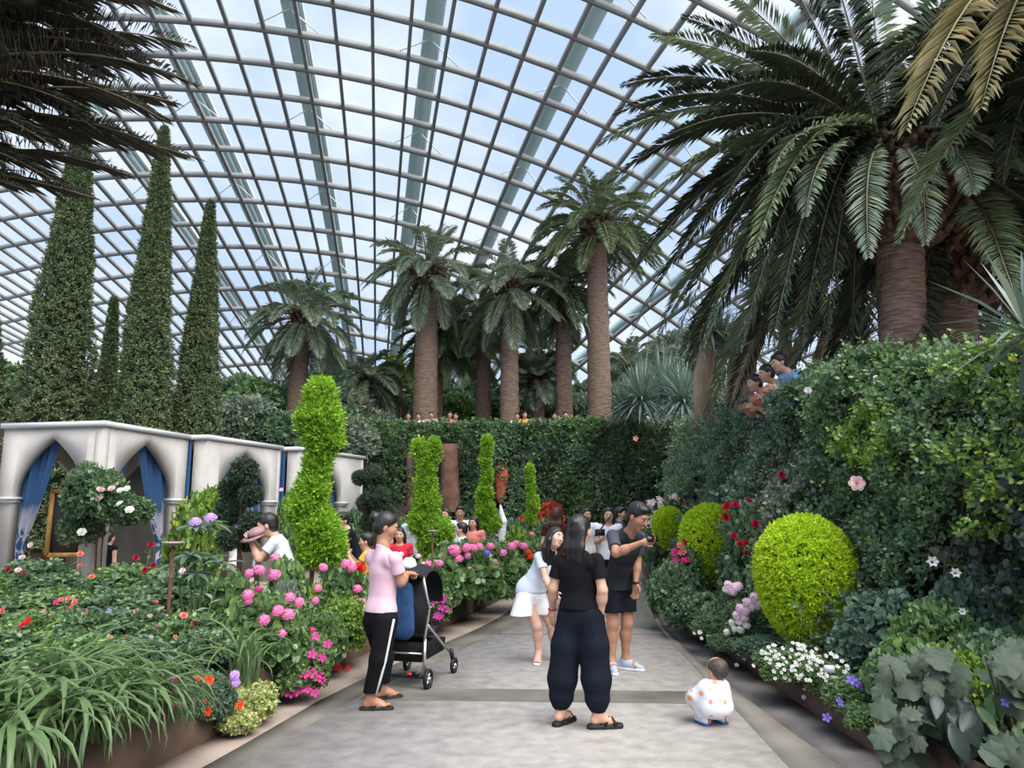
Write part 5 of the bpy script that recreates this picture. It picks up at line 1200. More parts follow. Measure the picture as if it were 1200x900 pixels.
bd_ = N_.new('ShaderNodeValToRGB'); e_ = bd_.color_ramp.elements; e_[0].position = .50; e_[0].color = (0,0,0,1); e_[1].position = .53; e_[1].color = (.75,.75,.75,1); x_ = e_.new(.62); x_.color = (.6,.6,.6,1); x_ = e_.new(.70); x_.color = (0,0,0,1); L_.new(ad_.outputs[0], bd_.inputs[0])
mx_ = N_.new('ShaderNodeMath'); mx_.operation = 'MAXIMUM'; L_.new(ml_.outputs[0], mx_.inputs[0]); L_.new(bd_.outputs[0], mx_.inputs[1])
mc_ = N_.new('ShaderNodeMix'); mc_.data_type = 'RGBA'; mc_.inputs[6].default_value = (.022,.075,.19,1); mc_.inputs[7].default_value = (.42,.40,.44,1); L_.new(mx_.outputs[0], mc_.inputs[0]); L_.new(mc_.outputs[2], b_.inputs['Base Color']); b_.inputs['Roughness'].default_value = .8; M['curtain'] = m_
def arch_z(u, w, zs, za):
    """pointed arch: opening height at offset u from the middle"""
    a = abs(u)/(w/2)
    if a >= 1: return 0
    return zs+(za-zs)*(1-a)**.50
def arch_panel(root, a, b, H, th, mid, w, zs, za, name='wall'):
    """wall panel from a to b (plan points) with a pointed opening; inside lies to the left of a->b"""
    a = Vector((a[0],a[1],0))-root.location; b = Vector((b[0],b[1],0))-root.location; a.z = b.z = 0
    d = (b-a); Ln = d.length; d.normalize(); nrm = Vector((-d.y,d.x,0)); c = mid*Ln
    us = sorted(set([0, Ln]+[c-w/2-.0005, c+w/2+.0005]+[c+w/2*math.sin(k/14*math.pi/2)*s for k in range(15) for s in (-1,1)])); us = [u for u in us if 0 <= u <= Ln]
    mb = MB()
    V = []; F = []
    for u in us:
        z = max(0, arch_z(u-c, w, zs, za)) if w else 0
        for off in (0, th):
            p = a+d*u+nrm*off; V += [(p.x,p.y,z),(p.x,p.y,H)]
    for k in range(len(us)-1):
        q = 4*k; r = q+4; F += [(q,r,r+1,q+1),(q+3,r+3,r+2,q+2),(q+1,r+1,r+3,q+3),(q,q+2,r+2,r)]
    F += [(0,1,3,2), (len(V)-4,len(V)-2,len(V)-1,len(V)-3)]
    mb.add(V, F); wl_ = mb.build(name, M['plaster'], root)
    if w:
        for s in (-1,1):
            im = MB(); e = .30 if (c-w/2 if s < 0 else Ln-c-w/2) > .30 else max(.05, (c-w/2 if s < 0 else Ln-c-w/2)); u = c+s*(w/2+e/2-.02); p = a+d*u+nrm*(th/2-.02); im.box((p.x,p.y,zs-.02), (e+.06, th+.12, .05), math.atan2(d.y,d.x)); im.box((p.x,p.y,zs-.07), (e+.02, th+.06, .05), math.atan2(d.y,d.x))
            im.build('impost', M['plaster_w'], wl_)
    return a, d, nrm, Ln
def curtain(root, a, d, nrm, c, w, zs, za, side, tie=1.05, tie_in=.12, top_in=-.05, depth=.22, ztop=None, zbot=.25):
    """a sheet hung along one jamb of the arch (side -1/+1), gathered at a tie and falling to the floor"""
    nu, nv = 22, 30; V = []; UV = []
    for j in range(nv+1):
        v = j/nv; z = zbot+(za+.05-zbot)*v
        for i in range(nu+1):
            u = i/nu
            outer = w/2+.06; 
            tt = (tie-zbot)/(za+.05-zbot)
            if v > tt: g = (v-tt)/(1-tt); inner = (w/2-tie_in)*(1-g)**1.25+top_in*g**.8
            else: g = (tt-v)/tt; inner = w/2-tie_in+(-.10)*g
            x = outer+(inner-outer)*u
            fold = math.sin(u*26+v*2)*.032*(1 if v > tt else .7)+math.sin(u*11+1)*.03
            p = a+d*(c+side*x)+nrm*(depth+fold); V.append((p.x,p.y,z)); UV.append((u*(.9)+side, v))
    F = [(j*(nu+1)+i, j*(nu+1)+i+1, (j+1)*(nu+1)+i+1, (j+1)*(nu+1)+i) for j in range(nv) for i in range(nu)]
    me = raw_mesh('curtain', V, [np.array(F)], [M['curtain']], smooth=True)
    uv = me.uv_layers.new(name='UVMap'); li = np.zeros(len(me.loops), np.int32); me.loops.foreach_get('vertex_index', li); uv.data.foreach_set('uv', np.array(UV, np.float32)[li].ravel())
    return link('curtain', me, root)
def slab(root, pts, H, over, name='roof_slab'):
    c = sum((Vector((p[0],p[1],0)) for p in pts), Vector())/len(pts); V = []
    for z in (H, H+.09):
        for p in pts: q = Vector((p[0],p[1],0)); q = q+(q-c).normalized()*over; V.append((q.x-root.location.x, q.y-root.location.y, z))
    n = len(pts); F4 = [(k,(k+1)%n,n+(k+1)%n,n+k) for k in range(n)]
    mb = MB(); mb.add(V, F4); mb.F += [np.array([list(range(n))[::-1]]), np.array([list(range(n,2*n))])]; mb.M += [0,0]; mb.build(name, M['plaster_w'], root)
def pavilion(Lc, C_, E, H, label, open_left, aw, am=.5, zs=1.86, za=2.92, curt=True, extra=None):
    """Lc back-left, C_ front corner, E far end of the long face"""
    Lc, C_, E = [Vector((p[0],p[1],0)) for p in (Lc, C_, E)]; Bk = Lc+(E-C_); root = empty('pavilion', (C_.x,C_.y,0), label, 'pavilion')
    a, d, n, Ln = arch_panel(root, C_, E, H, .16, am, aw, zs, za, 'front_wall')
    if curt:
        c = am*Ln
        curtain(root, a, d, n, c, aw, zs, za, 1, tie=.9); curtain(root, a, d, n, c, aw, zs, za, -1, tie=1.15, top_in=.16)
    if open_left:
        arch_panel(root, C_+(Lc-C_)*.14, C_, H, .16, .5, 0, zs, za, 'pillar')
        a2 = C_+(Lc-C_)*.16-root.location; d2 = (Lc-C_).normalized(); V = []; UV = []
        mb = MB(); pts = [a2+d2*(.02+.22*k/8)+Vector((.05*math.sin(k*2.2), .05*math.cos(k*2.2), 0)) for k in range(9)]
        mb.add([(p.x,p.y,z) for z in (.3,H-.06) for p in pts], [(k,k+1,k+10,k+9) for k in range(8)]); me = mb.mesh('curtain', [M['curtain_plain']]); link('curtain', me, root)
        arch_panel(root, Bk, Lc, H, .12, .5, 0, zs, za, 'back_wall')
    else:
        Ls = (C_-Lc).length; a, d, n, Ln = arch_panel(root, Lc, C_, H, .16, .5, aw*.80, zs, za, 'side_wall')
        curtain(root, a, d, n, Ln*.5, aw*.80, zs, za, -1, tie=.95, top_in=.02, tie_in=.14); curtain(root, a, d, n, Ln*.5, aw*.80, zs, za, 1, tie=1.0, top_in=.30)
        arch_panel(root, Bk, Lc, H, .12, .5, aw*.7, zs, za-.3, 'back_wall')
    arch_panel(root, E, Bk, H, .12, .5, aw*.55 if open_left is False else 0, zs, za-.3, 'end_wall')
    slab(root, [Lc, C_, E, Bk], H, .07)
    return root
M['curtain_plain'] = mat('plain_blue_curtain', (.022,.085,.22), .8)
pv1 = pavilion((-9.25,13.95), (-7.2,13.5), (-6.75,16.0), 3.10, 'nearest white pavilion with two pointed arches and blue curtains', False, 1.86)
pv2 = pavilion((-8.5,16.45), (-6.35,16.0), (-5.62,18.7), 3.10, 'second white pavilion, one arch, behind the pompom tree', True, 1.95)
pv3 = pavilion((-7.4,19.4), (-5.26,19.0), (-4.28,22.2), 3.10, 'farthest white pavilion, half hidden by the tall spiral topiary', True, 1.9, .36)
arch_panel(empty('pavilion', (-9.35,13.7,0), 'edge of a further white pavilion at the left picture border', 'pavilion'), (-11.2,14.1), (-9.33,13.72), 3.10, .16, .5, 0, 1.8, 2.9, 'side_wall')
# gilt frame leaning inside the nearest pavilion
fr = MB(); p0 = at(66,597,14.3); p1 = at(85,640,14.3); w_, h_ = .62, 1.15
for a, b in (((-w_/2,0),(w_/2,0)),((-w_/2,h_),(w_/2,h_)),((-w_/2,0),(-w_/2,h_)),((w_/2,0),(w_/2,h_))): fr.bar((a[0],0,a[1]), (b[0],0,b[1]), .08, .06, up=(0,1,0))
fo = empty('standing_mirror', (at(80,620,14.4).x,14.4,.005), 'gilt-framed standing mirror inside the nearest pavilion', 'mirror'); f_ = fr.build('frame', M['gold'], fo, loc=(0,0,.82)); MB().box((0,.02,h_/2+.82), (w_,.02,h_)).build('pane', mat('dark_mirror', (.05,.05,.055), .1), fo)
MB().bar((-.25,0,0), (-.22,0,.85), .06).bar((.25,0,0), (.22,0,.85), .06).bar((0,.35,0), (0,.03,1.6), .05).build('leg', M['gold'], fo); fo.rotation_euler.z = .35
# ================================================================== STROLLER
M['silver'] = mat('silver_tube', (.62,.62,.63), .3, metal=.9); M['fabric_k'] = mat('black_fabric', (.010,.010,.012), .85, c2=(.018,.018,.02), scale=30, bump=.2); M['denim'] = mat('blue_bag_cloth', (.012,.045,.13), .8, c2=(.02,.07,.18), scale=14, bump=.3)
M['plastic_k'] = mat('black_plastic', (.012,.012,.013), .4); M['cream'] = mat('cream_cloth', (.62,.60,.50), .8); M['leather'] = mat('tan_leather', (.20,.08,.04), .5)
so = Vector((-1.03,7.5,0)); stl = empty('stroller', so, 'black folding stroller with a blue bag hung on its back', 'stroller'); stl.rotation_euler.z = math.radians(-16)
fr = MB()
for x in (-.235,.235):
    fr.tube([(x,-.02,.10),(x*.98,.00,.44)], .017, 8); fr.tube([(x,-.02,.44),(x*.98,.10,.70),(x*.95,-.06,1.0)], .013, 8); fr.tube([(x*.98,.06,.55),(x,.45,.32),(x*.96,.72,.18)], .013, 8)
fr.build('frame', M['silver'], stl, True)
MB().tube([(-.22,-.06,.99),(-.20,-.16,1.04),(.20,-.16,1.04),(.22,-.06,.99)], .016, 8).build('handle', M['rubber'], stl, True)
MB().tube([(-.26,-.02,.10),(.26,-.02,.10)], .014, 8).box((.16,-.04,.13), (.07,.03,.03)).build('rear_axle', M['plastic_k'], stl)
MB().tube([(-.20,.0,.30),(.20,.0,.30)], .010, 8).build('brake_bar', M['silver'], stl, True)
MB().box((.10,-.045,.125), (.05,.02,.02)).build('brake_pedal', M['redcord'], stl)
st = MB(); st.add([(-.20,.05,.52),(.20,.05,.52),(.19,.06,.98),(-.19,.06,.98),(-.20,.36,.42),(.20,.36,.42),(-.20,.30,.48),(.20,.30,.48)], [(0,1,2,3),(0,4,5,1),(3,2,1,0)]); st.box((0,.22,.47), (.40,.34,.06)); st.box((0,.06,.74), (.40,.05,.50)); st.box((0,.44,.36), (.36,.12,.05)); st.build('seat', M['fabric_k'], stl)
cv = MB(); V = []; nu, nv = 10, 12
for j in range(nv+1):
    t = math.pi*.80*j/nv-.15
    for i in range(nu+1):
        x = -.235+.47*i/nu; b = 1-(abs(x)/.27)**4*.35; V.append((x, .10-.05+math.sin(t-.6)*.36*b+.10, .78+math.cos(t-.6)*.33*b))
cv.add(V, [(j*(nu+1)+i,j*(nu+1)+i+1,(j+1)*(nu+1)+i+1,(j+1)*(nu+1)+i) for j in range(nv) for i in range(nu)]); cv.build('canopy', M['fabric_k'], stl, True)
bk = MB(); bk.add([(-.19,.02,.22),(.19,.02,.22),(.19,.60,.24),(-.19,.60,.24),(-.20,.0,.40),(.20,.0,.40),(.20,.62,.36),(-.20,.62,.36)], [(3,2,1,0),(0,1,5,4),(1,2,6,5),(2,3,7,6),(3,0,4,7)]); bk.build('basket', M['fabric_k'], stl)
def wheel(x, y, r):
    mb = MB(); n = 24; V = []
    for k in range(n):
        a = 2*math.pi*k/n
        for dr, dx in ((0,-.016),(0,.016),(-.022,.016),(-.022,-.016)): V.append((x+dx, y+(r+dr)*math.cos(a), r+(r+dr)*math.sin(a)))
    mb.add(V, [(4*k+j,4*k+(j+1)%4,4*((k+1)%n)+(j+1)%4,4*((k+1)%n)+j) for k in range(n) for j in range(4)]); o = mb.build('wheel', M['rubber'], stl)
    hb = MB()
    for k in range(6): a = k*math.pi/3; hb.bar((x,y,r), (x,y+(r-.02)*math.cos(a),r+(r-.02)*math.sin(a)), .014, .016, up=(1,0,0))
    hb.box((x,y,r), (.05,.03,.03)); hb.build('spokes', M['silver'], o)
for x in (-.275,.275): wheel(x, -.02, .088); wheel(x*.93, .72, .075)
MB().bar((-.255,.72,.075),(-.24,.66,.24),.03).bar((.255,.72,.075),(.24,.66,.24),.03).build('front_fork', M['plastic_k'], stl)
bb = Field(.03); bb.cap((-.07,-.075,.55), (-.05,-.07,.90), .115, .085, flat=((0,1,0),.5)); bb.cap((.05,-.075,.53), (.05,-.07,.88), .105, .08, flat=((0,1,0),.5)); link('hanging_bag', bb.mesh('hanging_bag', M['denim'], .010), stl)['label'] = 'blue cloth bag on the stroller back'
MB().tube([(-.13,-.13,1.02),(-.15,-.15,.90),(-.13,-.15,.80)], .008, 5).build('bag_strap', M['cream'], stl)
pc = Field(.02); pc.ell((-.15,-.16,.735), (.045,.03,.065)); link('pouch', pc.mesh('pouch', M['cream'], .008), stl)
MB().tube([(-.15,-.16,.86),(-.15,-.16,.79)], .018, 6).build('pouch_strap', M['leather'], stl)
ht = MB(); ht.lathe([(.001,.085),(.05,.075),(.075,.03),(.078,0)], (0,0,0), 16); o = ht.build('sun_hat', M['sole'], smooth=True, loc=at(479,664,7.55)); o.rotation_euler = (.3,.2,0); tag(o, 'white sun hat resting on the stroller canopy', 'hat')
# ================================================================== FLOWER BEDS
def bp(label, px, top, Y, w, kind, fl=(), z0=.22, group=None, name='flowering_plant', cat='plant', front=.42, depth=None, hmul=1.0):
    """bed plant: middle px, top of foliage py, distance, width in photo pixels; fl = (shape, colour, radius px, [(px,py),...], name)"""
    c = at(px, top, Y); s = w/900*Y; H = max(.18, (c.z-z0))*hmul
    root = bush(name, (c.x, Y, z0), (s*.86, depth or s*.86, H/.98), kind, label, cat, group)
    for f in fl:
        sh, col, rp, pts = f[:4]; nm = f[4] if len(f) > 4 else 'flower'
        for (x, y) in pts:
            d = abs(x-px)/(w*.5+1e-6); yy = Y-s*front*math.sqrt(max(.05, 1-min(1,d)**2)); p = at(x, y, yy)
            flower(root, p, rp/900*yy*R.uniform(.85,1.15), sh, col, nm, col2='orange' if col in ('white','blush') and sh == 'simple' else None)
            if sh in ('head','bell') and y < top+12:
                q = p-root.location; MB().tube([q, q+V3(0,.02,-.22)], .006, 4).build('flower_stalk', M['stem'], root)
    return root
def scat(cx, cy, rx, ry, n, seed):
    r = random.Random(seed); out = []
    while len(out) < n:
        x, y = r.uniform(-1,1), r.uniform(-1,1)
        if x*x+y*y <= 1: out.append((cx+x*rx, cy+y*ry))
    return out
# ---- far row before the pavilions
g = 'dark rose bushes before the nearest pavilion'
for q, (px, top, Y, w, fl) in enumerate(((-30,668,10.6,110,[(10,668),(28,672)]),(38,655,11.2,100,[(20,690)]),(95,672,10.0,110,[]),(150,660,10.2,110,[(180,663)]),(205,668,9.6,90,[]),(255,690,9.4,80,[]),(60,690,9.0,120,[(72,703),(80,703),(87,707)]),(0,700,8.6,110,[(3,716)]),(140,690,8.8,110,[]),(300,700,9.2,70,[]))):
    bp(('dark rose bush cut by the left border, two crimson blooms on top','tall dark rose bush under the left curtain','low rose bush before the corner of the nearest pavilion','rose bush with one crimson bloom under the right arch','rose bush right of the rusty plate stand','leafy bush at the foot of the pompom tree','rose bush with three tiny pink buds in a row','rose bush at the left border with one pale bud','rose bush left of the rusty plate stand','low bush under the bowed man in white')[q], px, top, Y, w, 'rose' if q % 3 else 'mid', [('rose','crimson' if q < 5 else 'salmon',4,fl)], name='rose_bush', cat='bush', group=g)
# climbing rose on the pavilion corner
bp('climbing rose with blush and white blooms on the pavilion corner', 122, 548, 13.0, 78, 'rose', [('rose','blush',5,[(118,574),(131,573),(117,584)]),('rose','white',5,[(149,573),(141,575),(152,598),(141,591),(96,624)])], z0=1.35, name='climbing_rose', cat='rose')
bp('climbing rose foliage spreading into the nearest arch', 152, 580, 13.1, 56, 'rose', z0=1.3, name='climbing_rose', cat='rose')
bp('topmost sprays of the climbing rose against the plaster corner', 104, 540, 13.15, 40, 'rose', z0=1.9, name='climbing_rose', cat='rose')
bp('low climbing rose foliage inside the left arch', 96, 596, 13.2, 50, 'rose', z0=1.0, name='climbing_rose', cat='rose')
for a, b in (((116,612),(112,690)),((128,612),(119,690))):
    pass
MB().tube(tr((119,600,13.05),(113,640,13.1),(111,690,13.15)), .018, 5).tube(tr((124,600,13.05),(119,645,13.1),(117,690,13.15)), .014, 5).build('rose_vine', M['twig'])
tag(bpy.data.objects['rose_vine'], 'two bare twisting vines against the pavilion corner', 'vine')
bp('bright green shrub filling the gap between first and second pavilion', 232, 574, 13.0, 66, 'fresh', name='leafy_shrub', cat='shrub')
bp('leafy shrub with one pale bud between second and third pavilion', 342, 572, 14.5, 34, 'mid', [('rose','blush',3,[(330,574)])], name='leafy_shrub', cat='shrub')
bp('dark shrub under the arch of the farthest pavilion', 398, 640, 14.0, 40, 'ivy', name='leafy_shrub', cat='shrub')
# ---- middle rows, left
bp('scarlet-flowered leafy plant near the left border', 40, 718, 7.4, 110, 'mid', [('double','red',6,[(27,733),(33,728)]),('double','red',4.5,[(71,743)]),('double','red',3,[(30,750)])])
bp('leafy plant with salmon buds left of the rusty pole', 110, 715, 7.0, 100, 'rose', [('rose','salmon',4,[(88,706),(148,748),(128,748),(150,756)]),('double','magenta',5,[(148,755),(118,758)])])
bp('pale bluish iris-like bloom above dark leaves', 140, 712, 7.6, 60, 'blue', [('bell','bluelilac',9,[(132,722)]),('simple','white',4,[(146,721)])])
bp('leafy plant behind the rusty pole with hanging salmon flowers', 215, 716, 6.9, 96, 'mid', [('bell','salmon',5,[(208,757),(214,752),(211,762),(206,763),(225,752),(228,762),(229,747),(218,760),(233,762),(205,748)]),('double','magenta',4,[(183,742),(185,736)])])
bp('dark leafy filler at the left border above the lilies', -10, 740, 6.4, 110, 'ivy')
bp('broad-leaved plant behind the lilies', 90, 745, 6.2, 110, 'mid')
bp('dark green leafy plant behind the magenta catchfly', 165, 745, 6.1, 90, 'blue')
bp('dull green plant left of the upright strap leaves', 240, 735, 6.6, 70, 'ivy')
bp('geranium with large pink heads beside the upright strap leaves', 318, 690, 6.9, 88, 'geranium', [('head','pink',9,[(310,727),(326,716),(338,720)]),('head','pink',7,[(291,697),(291,704),(278,721),(340,700),(351,706),(330,742)]),('head','hot',4,[(303,690),(366,738)])])
bp('pink geranium standing behind the upright strap leaves', 275, 672, 7.8, 76, 'geranium', [('head','pink',8,[(304,668),(322,674)]),('head','pink',6,[(292,672)]),('rose','blush',4,[(295,680),(214,670)])])
bp('geranium with one magenta-pink head left of the tall spiral', 340, 655, 8.0, 50, 'geranium', [('head','pink',7,[(379,665)])])
bp('geranium with a bright pink head behind the woman in pink', 405, 660, 8.8, 56, 'geranium', [('head','pink',8,[(406,661),(412,665)]),('head','red',6,[(421,663),(424,666)]),('head','pink',6,[(419,690),(424,706)])])
bp('trailing hot-pink busy lizzie over the planter edge', 358, 742, 6.95, 66, 'impatiens', [('simple','hot',6,[(342,795),(357,789),(365,789),(374,790),(340,812),(350,811),(360,808),(369,812),(378,797),(384,755),(378,771),(370,746),(366,767),(345,800),(373,795)])], z0=.05, name='busy_lizzie')
bp('leafy green plant spilling over the edge behind the woman in pink', 403, 702, 8.4, 62, 'fresh', [('simple','red',5,[(396,782),(408,783)])], z0=.1)
bp('mid-green leafy mound between hot-pink flowers and tall spiral', 385, 715, 7.9, 50, 'geranium', z0=.1)
bp('silvery leaves with a single pink head beside the tall spiral', 338, 685, 7.4, 30, 'grey', [('head','pink',5,[(340,699)])])
bp('variegated yellow-green shrublet on the left planter edge', 296, 800, 6.2, 62, 'varieg', [], z0=.02, name='variegated_shrub')
bp('pale variegated shrublet beneath the upright strap leaves', 280, 828, 5.9, 44, 'varieg', [], z0=.0, name='variegated_shrub')
bp('orange-flowered low plant at the planter edge', 248, 782, 5.8, 60, 'lowgreen', [('double','orange',6,[(234,793),(244,797),(244,833),(281,827)]),('double','orange',3.5,[(241,822)]),('head','lilac',8,[(275,792),(275,800)])], z0=.1)
bp('low dark plant with magenta catchfly blooms', 190, 790, 5.5, 70, 'lowfine', [('simple','magenta',6,[(181,790),(205,800),(203,813),(195,832),(206,828)])], z0=.1)
for q, (dx, Y, nb, L, lab, sd) in enumerate(((.04,4.05,46,.86,'lush arching lily clump at the very bottom left',1),(.03,4.40,54,.88,'arching lily clump on the planter edge near the corner',2),(.03,4.68,54,.86,'second lily clump along the planter edge',3),(.03,4.96,52,.80,'third lily clump along the planter edge',4),(.42,4.5,46,.88,'arching lily clump one row behind the corner clump',5),(.45,5.0,46,.88,'arching lily clump behind the second edge clump',6),(.75,5.3,44,.90,'arching lily clump farthest back in the lily bed',7),(.80,4.75,40,.90,'lily clump against the left border',8))):
    lily('day_lily', (xl(Y)-dx, Y, .33), nb, L, lab, seed=sd, az=(-2.3,1.3), spread=.13, w=.050)
c = at(196, 850, 5.35); lily('grassy_lily', (c.x, 5.35, .25), 46, .52, 'thin-leaved grassy lily at the right end of the lily row', seed=9, w=.018, az=(-2.2,1.2), spread=.07)
c = at(280, 800, 6.3); lily('upright_lily', (c.x, 6.3, .25), 30, .80, 'tall upright strap leaves in front of the pink geraniums', seed=12, w=.045, spread=.12)
for o in list(bpy.data.objects['upright_lily'].children): o.rotation_euler.y = R.uniform(-.55,-.1)
bp('grey-leaved plant in the very bottom left corner', 16, 862, 4.35, 46, 'grey', z0=.2)
# rhododendron with lilac heads, every large leaf its own
rc = at(229, 700, 7.3); rh = empty('rhododendron', (rc.x, 7.3, .22), 'rhododendron with whorls of long leaves and two lilac flower heads', 'shrub')
for (px, py, n) in ((229,618,11),(246,614,8),(222,650,12),(240,655,12),(228,672,10),(262,660,8),(205,662,8)):
    c = at(px, py, 7.25+R.uniform(-.12,.12)); MB().tube([V3(0,0,0), (c-rh.location)*.6+V3(0,.02,0), c-rh.location], [.014,.010,.007], 5).build('branch', M['stem'], rh)
    for i in range(n):
        a = i*2.4; e = R.uniform(-.25,.35); d = V3(math.cos(a)*math.cos(e), math.sin(a)*math.cos(e), math.sin(e)); put_leaf(rh, RHO[i % 2], c+d*.015, d, V3(-d.x*.5,-d.y*.5,1), R.uniform(.15,.21))
for (x, y) in ((229,612),(247,607)):
    flower(rh, at(x, y, 7.2), .068, 'head', 'lilac', 'flower_head', (0,-.5,1))
# leafy shoots standing above the rose bushes, each leaf its own
SHM = {k: [ellip_mesh(v, k, .2) for v in range(2)] for k in ('fresh','mid','bluegreen','rose','grey')}
def shoot(label, px, top, Y, n, k, leaf, stems=2, z0=.24, lean=.2, fl=None):
    c = at(px, top, Y); root = empty('leafy_shoot', (c.x, Y, z0), label, 'plant', 'leafy shoots in the left flower bed'); r = random.Random(int(px*7+top)); H = c.z-z0
    for q in range(stems):
        dx, dy = r.uniform(-lean,lean)*.5, r.uniform(-lean,lean)*.5; h = H*(1-.16*q); pts = [V3(dx*t*t, dy*t*t, h*t) for t in (0,.35,.7,1)]
        MB().tube(pts, [.008,.007,.006,.004], 5).build('stem', M['stem'], root)
        for i in range(n):
            t = .38+.62*(i+.6)/n; a = i*2.4+q; p = root.location+V3(dx*t*t, dy*t*t, h*t); d = V3(math.cos(a), math.sin(a), r.uniform(.1,.9)*(.6+.6*t)); put_leaf(root, SHM[k][i % 2], p, d, V3(-d.x*.4,-d.y*.4-.2,1), leaf*r.uniform(.7,1.15)*(1.15-.45*t))
        if fl: flower(root, root.location+V3(dx,dy,h+.01), fl[2]/900*Y, fl[0], fl[1])
for lab, px, top, Y, n, k, lf, st_, fl in (
 ('yellow-green shoot rising above the rose bushes at the left', 42, 690, 7.2, 9, 'fresh', .12, 2, None),('slim pale shoot near the two scarlet blooms', 84, 672, 7.8, 8, 'fresh', .10, 1, None),
 ('broad-leaved bluish shoot behind the pale iris-like bloom', 128, 664, 8.2, 9, 'bluegreen', .17, 2, None),('large-leaved shoot left of the rusty pole', 165, 684, 7.4, 9, 'mid', .16, 2, None),
 ('arching mid-green shoot over the lilies', 118, 738, 6.0, 9, 'mid', .15, 2, None),('light green shoot with long leaves above the lilies', 60, 735, 6.1, 9, 'fresh', .17, 2, None),
 ('grey-leaved shoot near the magenta catchfly', 150, 752, 5.9, 8, 'grey', .12, 2, None),('dark shoot at the left border over the lilies', 12, 726, 6.4, 9, 'rose', .13, 3, None),
 ('shoot with a salmon bud right of the rusty pole', 222, 722, 6.7, 9, 'rose', .12, 2, ('rose','salmon',5)),('tall leafy shoot under the lilac heads', 250, 668, 7.6, 9, 'mid', .14, 2, None),
 ('shoot with a pink bud before the nearest pavilion corner', 98, 650, 9.4, 9, 'rose', .14, 3, ('rose','salmon',4)),('leafy rose shoot under the left curtain', 30, 640, 9.8, 9, 'rose', .14, 3, ('rose','blush',4)),
 ('leafy rose shoot before the right arch', 170, 640, 9.6, 9, 'mid', .13, 3, ('rose','crimson',4)),('bright shoot between rose bushes at the left border', 2, 672, 8.6, 9, 'fresh', .13, 2, None),
 ('narrow-leaved shoot left of the upright strap leaves', 236, 700, 6.7, 10, 'grey', .13, 2, None),('pink-flowered shoot beside the large geranium', 362, 690, 7.3, 9, 'mid', .12, 2, ('head','pink',6)),
 ('leafy shoot under the bowed man', 318, 655, 8.0, 9, 'mid', .12, 2, ('head','pink',7)),('broad fresh shoot behind the hot-pink flowers', 345, 705, 7.2, 9, 'fresh', .13, 2, None)):
    shoot(lab, px, top, Y, n, k, lf, st_, fl=fl)
bp('loose drift of tiny pink and salmon buds among the roses', 60, 712, 7.9, 70, 'rose', [('rose','salmon',3.2,[(60,722),(78,728),(52,716),(95,722),(84,712),(48,736)]),('double','hot',3.5,[(100,716),(66,706)])])
bp('low plant dotted with blush buds left of the rusty pole', 172, 712, 7.7, 70, 'lowfine', [('rose','blush',3,[(160,716),(176,722),(188,714),(168,730)]),('rose','salmon',3,[(182,706),(196,724),(150,722)])])
# ---- bed along the path further on
bp('pink geranium mass beside the stroller', 545, 632, 11.7, 84, 'geranium', [('head','pink',6,[(531,644),(547,642),(555,642),(562,640),(536,655),(522,653),(548,651),(537,684),(537,677),(552,668)]),('head','pink',8,[(533,645),(537,655)]),('head','violet',5,[(571,648)])])
bp('pink geranium with pale heads just right of the stroller hood', 512, 650, 10.7, 60, 'geranium', [('head','pink',6,[(515,660),(503,662)]),('head','magenta',6,[(504,677),(510,680)]),('head','paleprink',4,[(490,652),(497,662)])])
bp('leafy plant with magenta trailing blooms on the planter edge', 510, 690, 10.4, 40, 'impatiens', [('simple','magenta',5,[(510,693),(515,698),(520,703),(518,712),(523,714),(512,722),(508,706),(516,722)]),('simple','blush',4,[(504,700),(506,710),(503,690)])], z0=.15, front=.5)
bp('geranium with pale pink heads by the hosta', 585, 632, 12.8, 66, 'geranium', [('head','pink',6,[(580,667),(579,660),(561,660),(590,648),(575,640),(600,640)]),('head','hot',4,[(588,675),(583,683)])])
bp('bright broad-leaved hosta on the planter edge', 596, 655, 13.2, 44, 'fresh', z0=.25)
bp('pink and coral flowered plant toward the end of the left bed', 612, 632, 15.5, 56, 'mid', [('head','pink',5,[(605,637),(614,640),(596,640),(628,652)]),('head','orange',5,[(619,647),(621,652)]),('head','hot',4,[(606,660)])])
bp('leafy plant with magenta blooms spilling by the hosta', 588, 680, 12.6, 40, 'impatiens', [('simple','hot',4,[(587,680),(584,690),(592,695),(590,688)])], z0=.2)
bp('shrubby plant behind the leaning woman', 635, 630, 18.0, 46, 'mid', [('head','pink',4,[(623,626),(630,640)]),('head','salmon',4,[(640,640)])])
bp('fine-leaved plant at the foot of the second spiral', 470, 655, 10.4, 70, 'mid', [('head','paleprink',4,[(480,662),(470,650)])])
bp('dark leafy plant at the foot of the third spiral', 566, 622, 15.0, 44, 'ivy')
bp('yellow-green leafy shrub right of the third spiral', 605, 618, 17.5, 40, 'fresh')
c = at(572, 700, 12.0); lily('grass_tuft', (c.x, 12.0, .28), 60, .55, 'arching striped grass tuft on the planter edge', seed=21, w=.02, spread=.09)
for q, (px, top, Y, w, k) in enumerate(((600,612,21,50,'far'),(560,610,21,46,'farfresh'),(640,612,23,40,'far'),(470,612,20,50,'farfresh'),(425,600,19,44,'far'),(500,612,22,40,'far'),(620,605,24,40,'red'),(642,590,25.2,36,'red'))):
    bp(('dark low shrub between the third and fourth spiral','fresh low shrub left of the third spiral','dark low shrub behind the leaning woman','fresh low shrub left of the wide spiral','dark low shrub by the dark pompom tree','dark low shrub right of the wide spiral')[q] if k != 'red' else ('red-leaved shrub before the back wall, left one','red-leaved shrub behind the long-haired visitor in maroon')[q-6], px, top, Y, w, k, group='shrubs at the foot of the back wall' if k != 'red' else None, z0=.05, name='wall_shrub', cat='shrub')

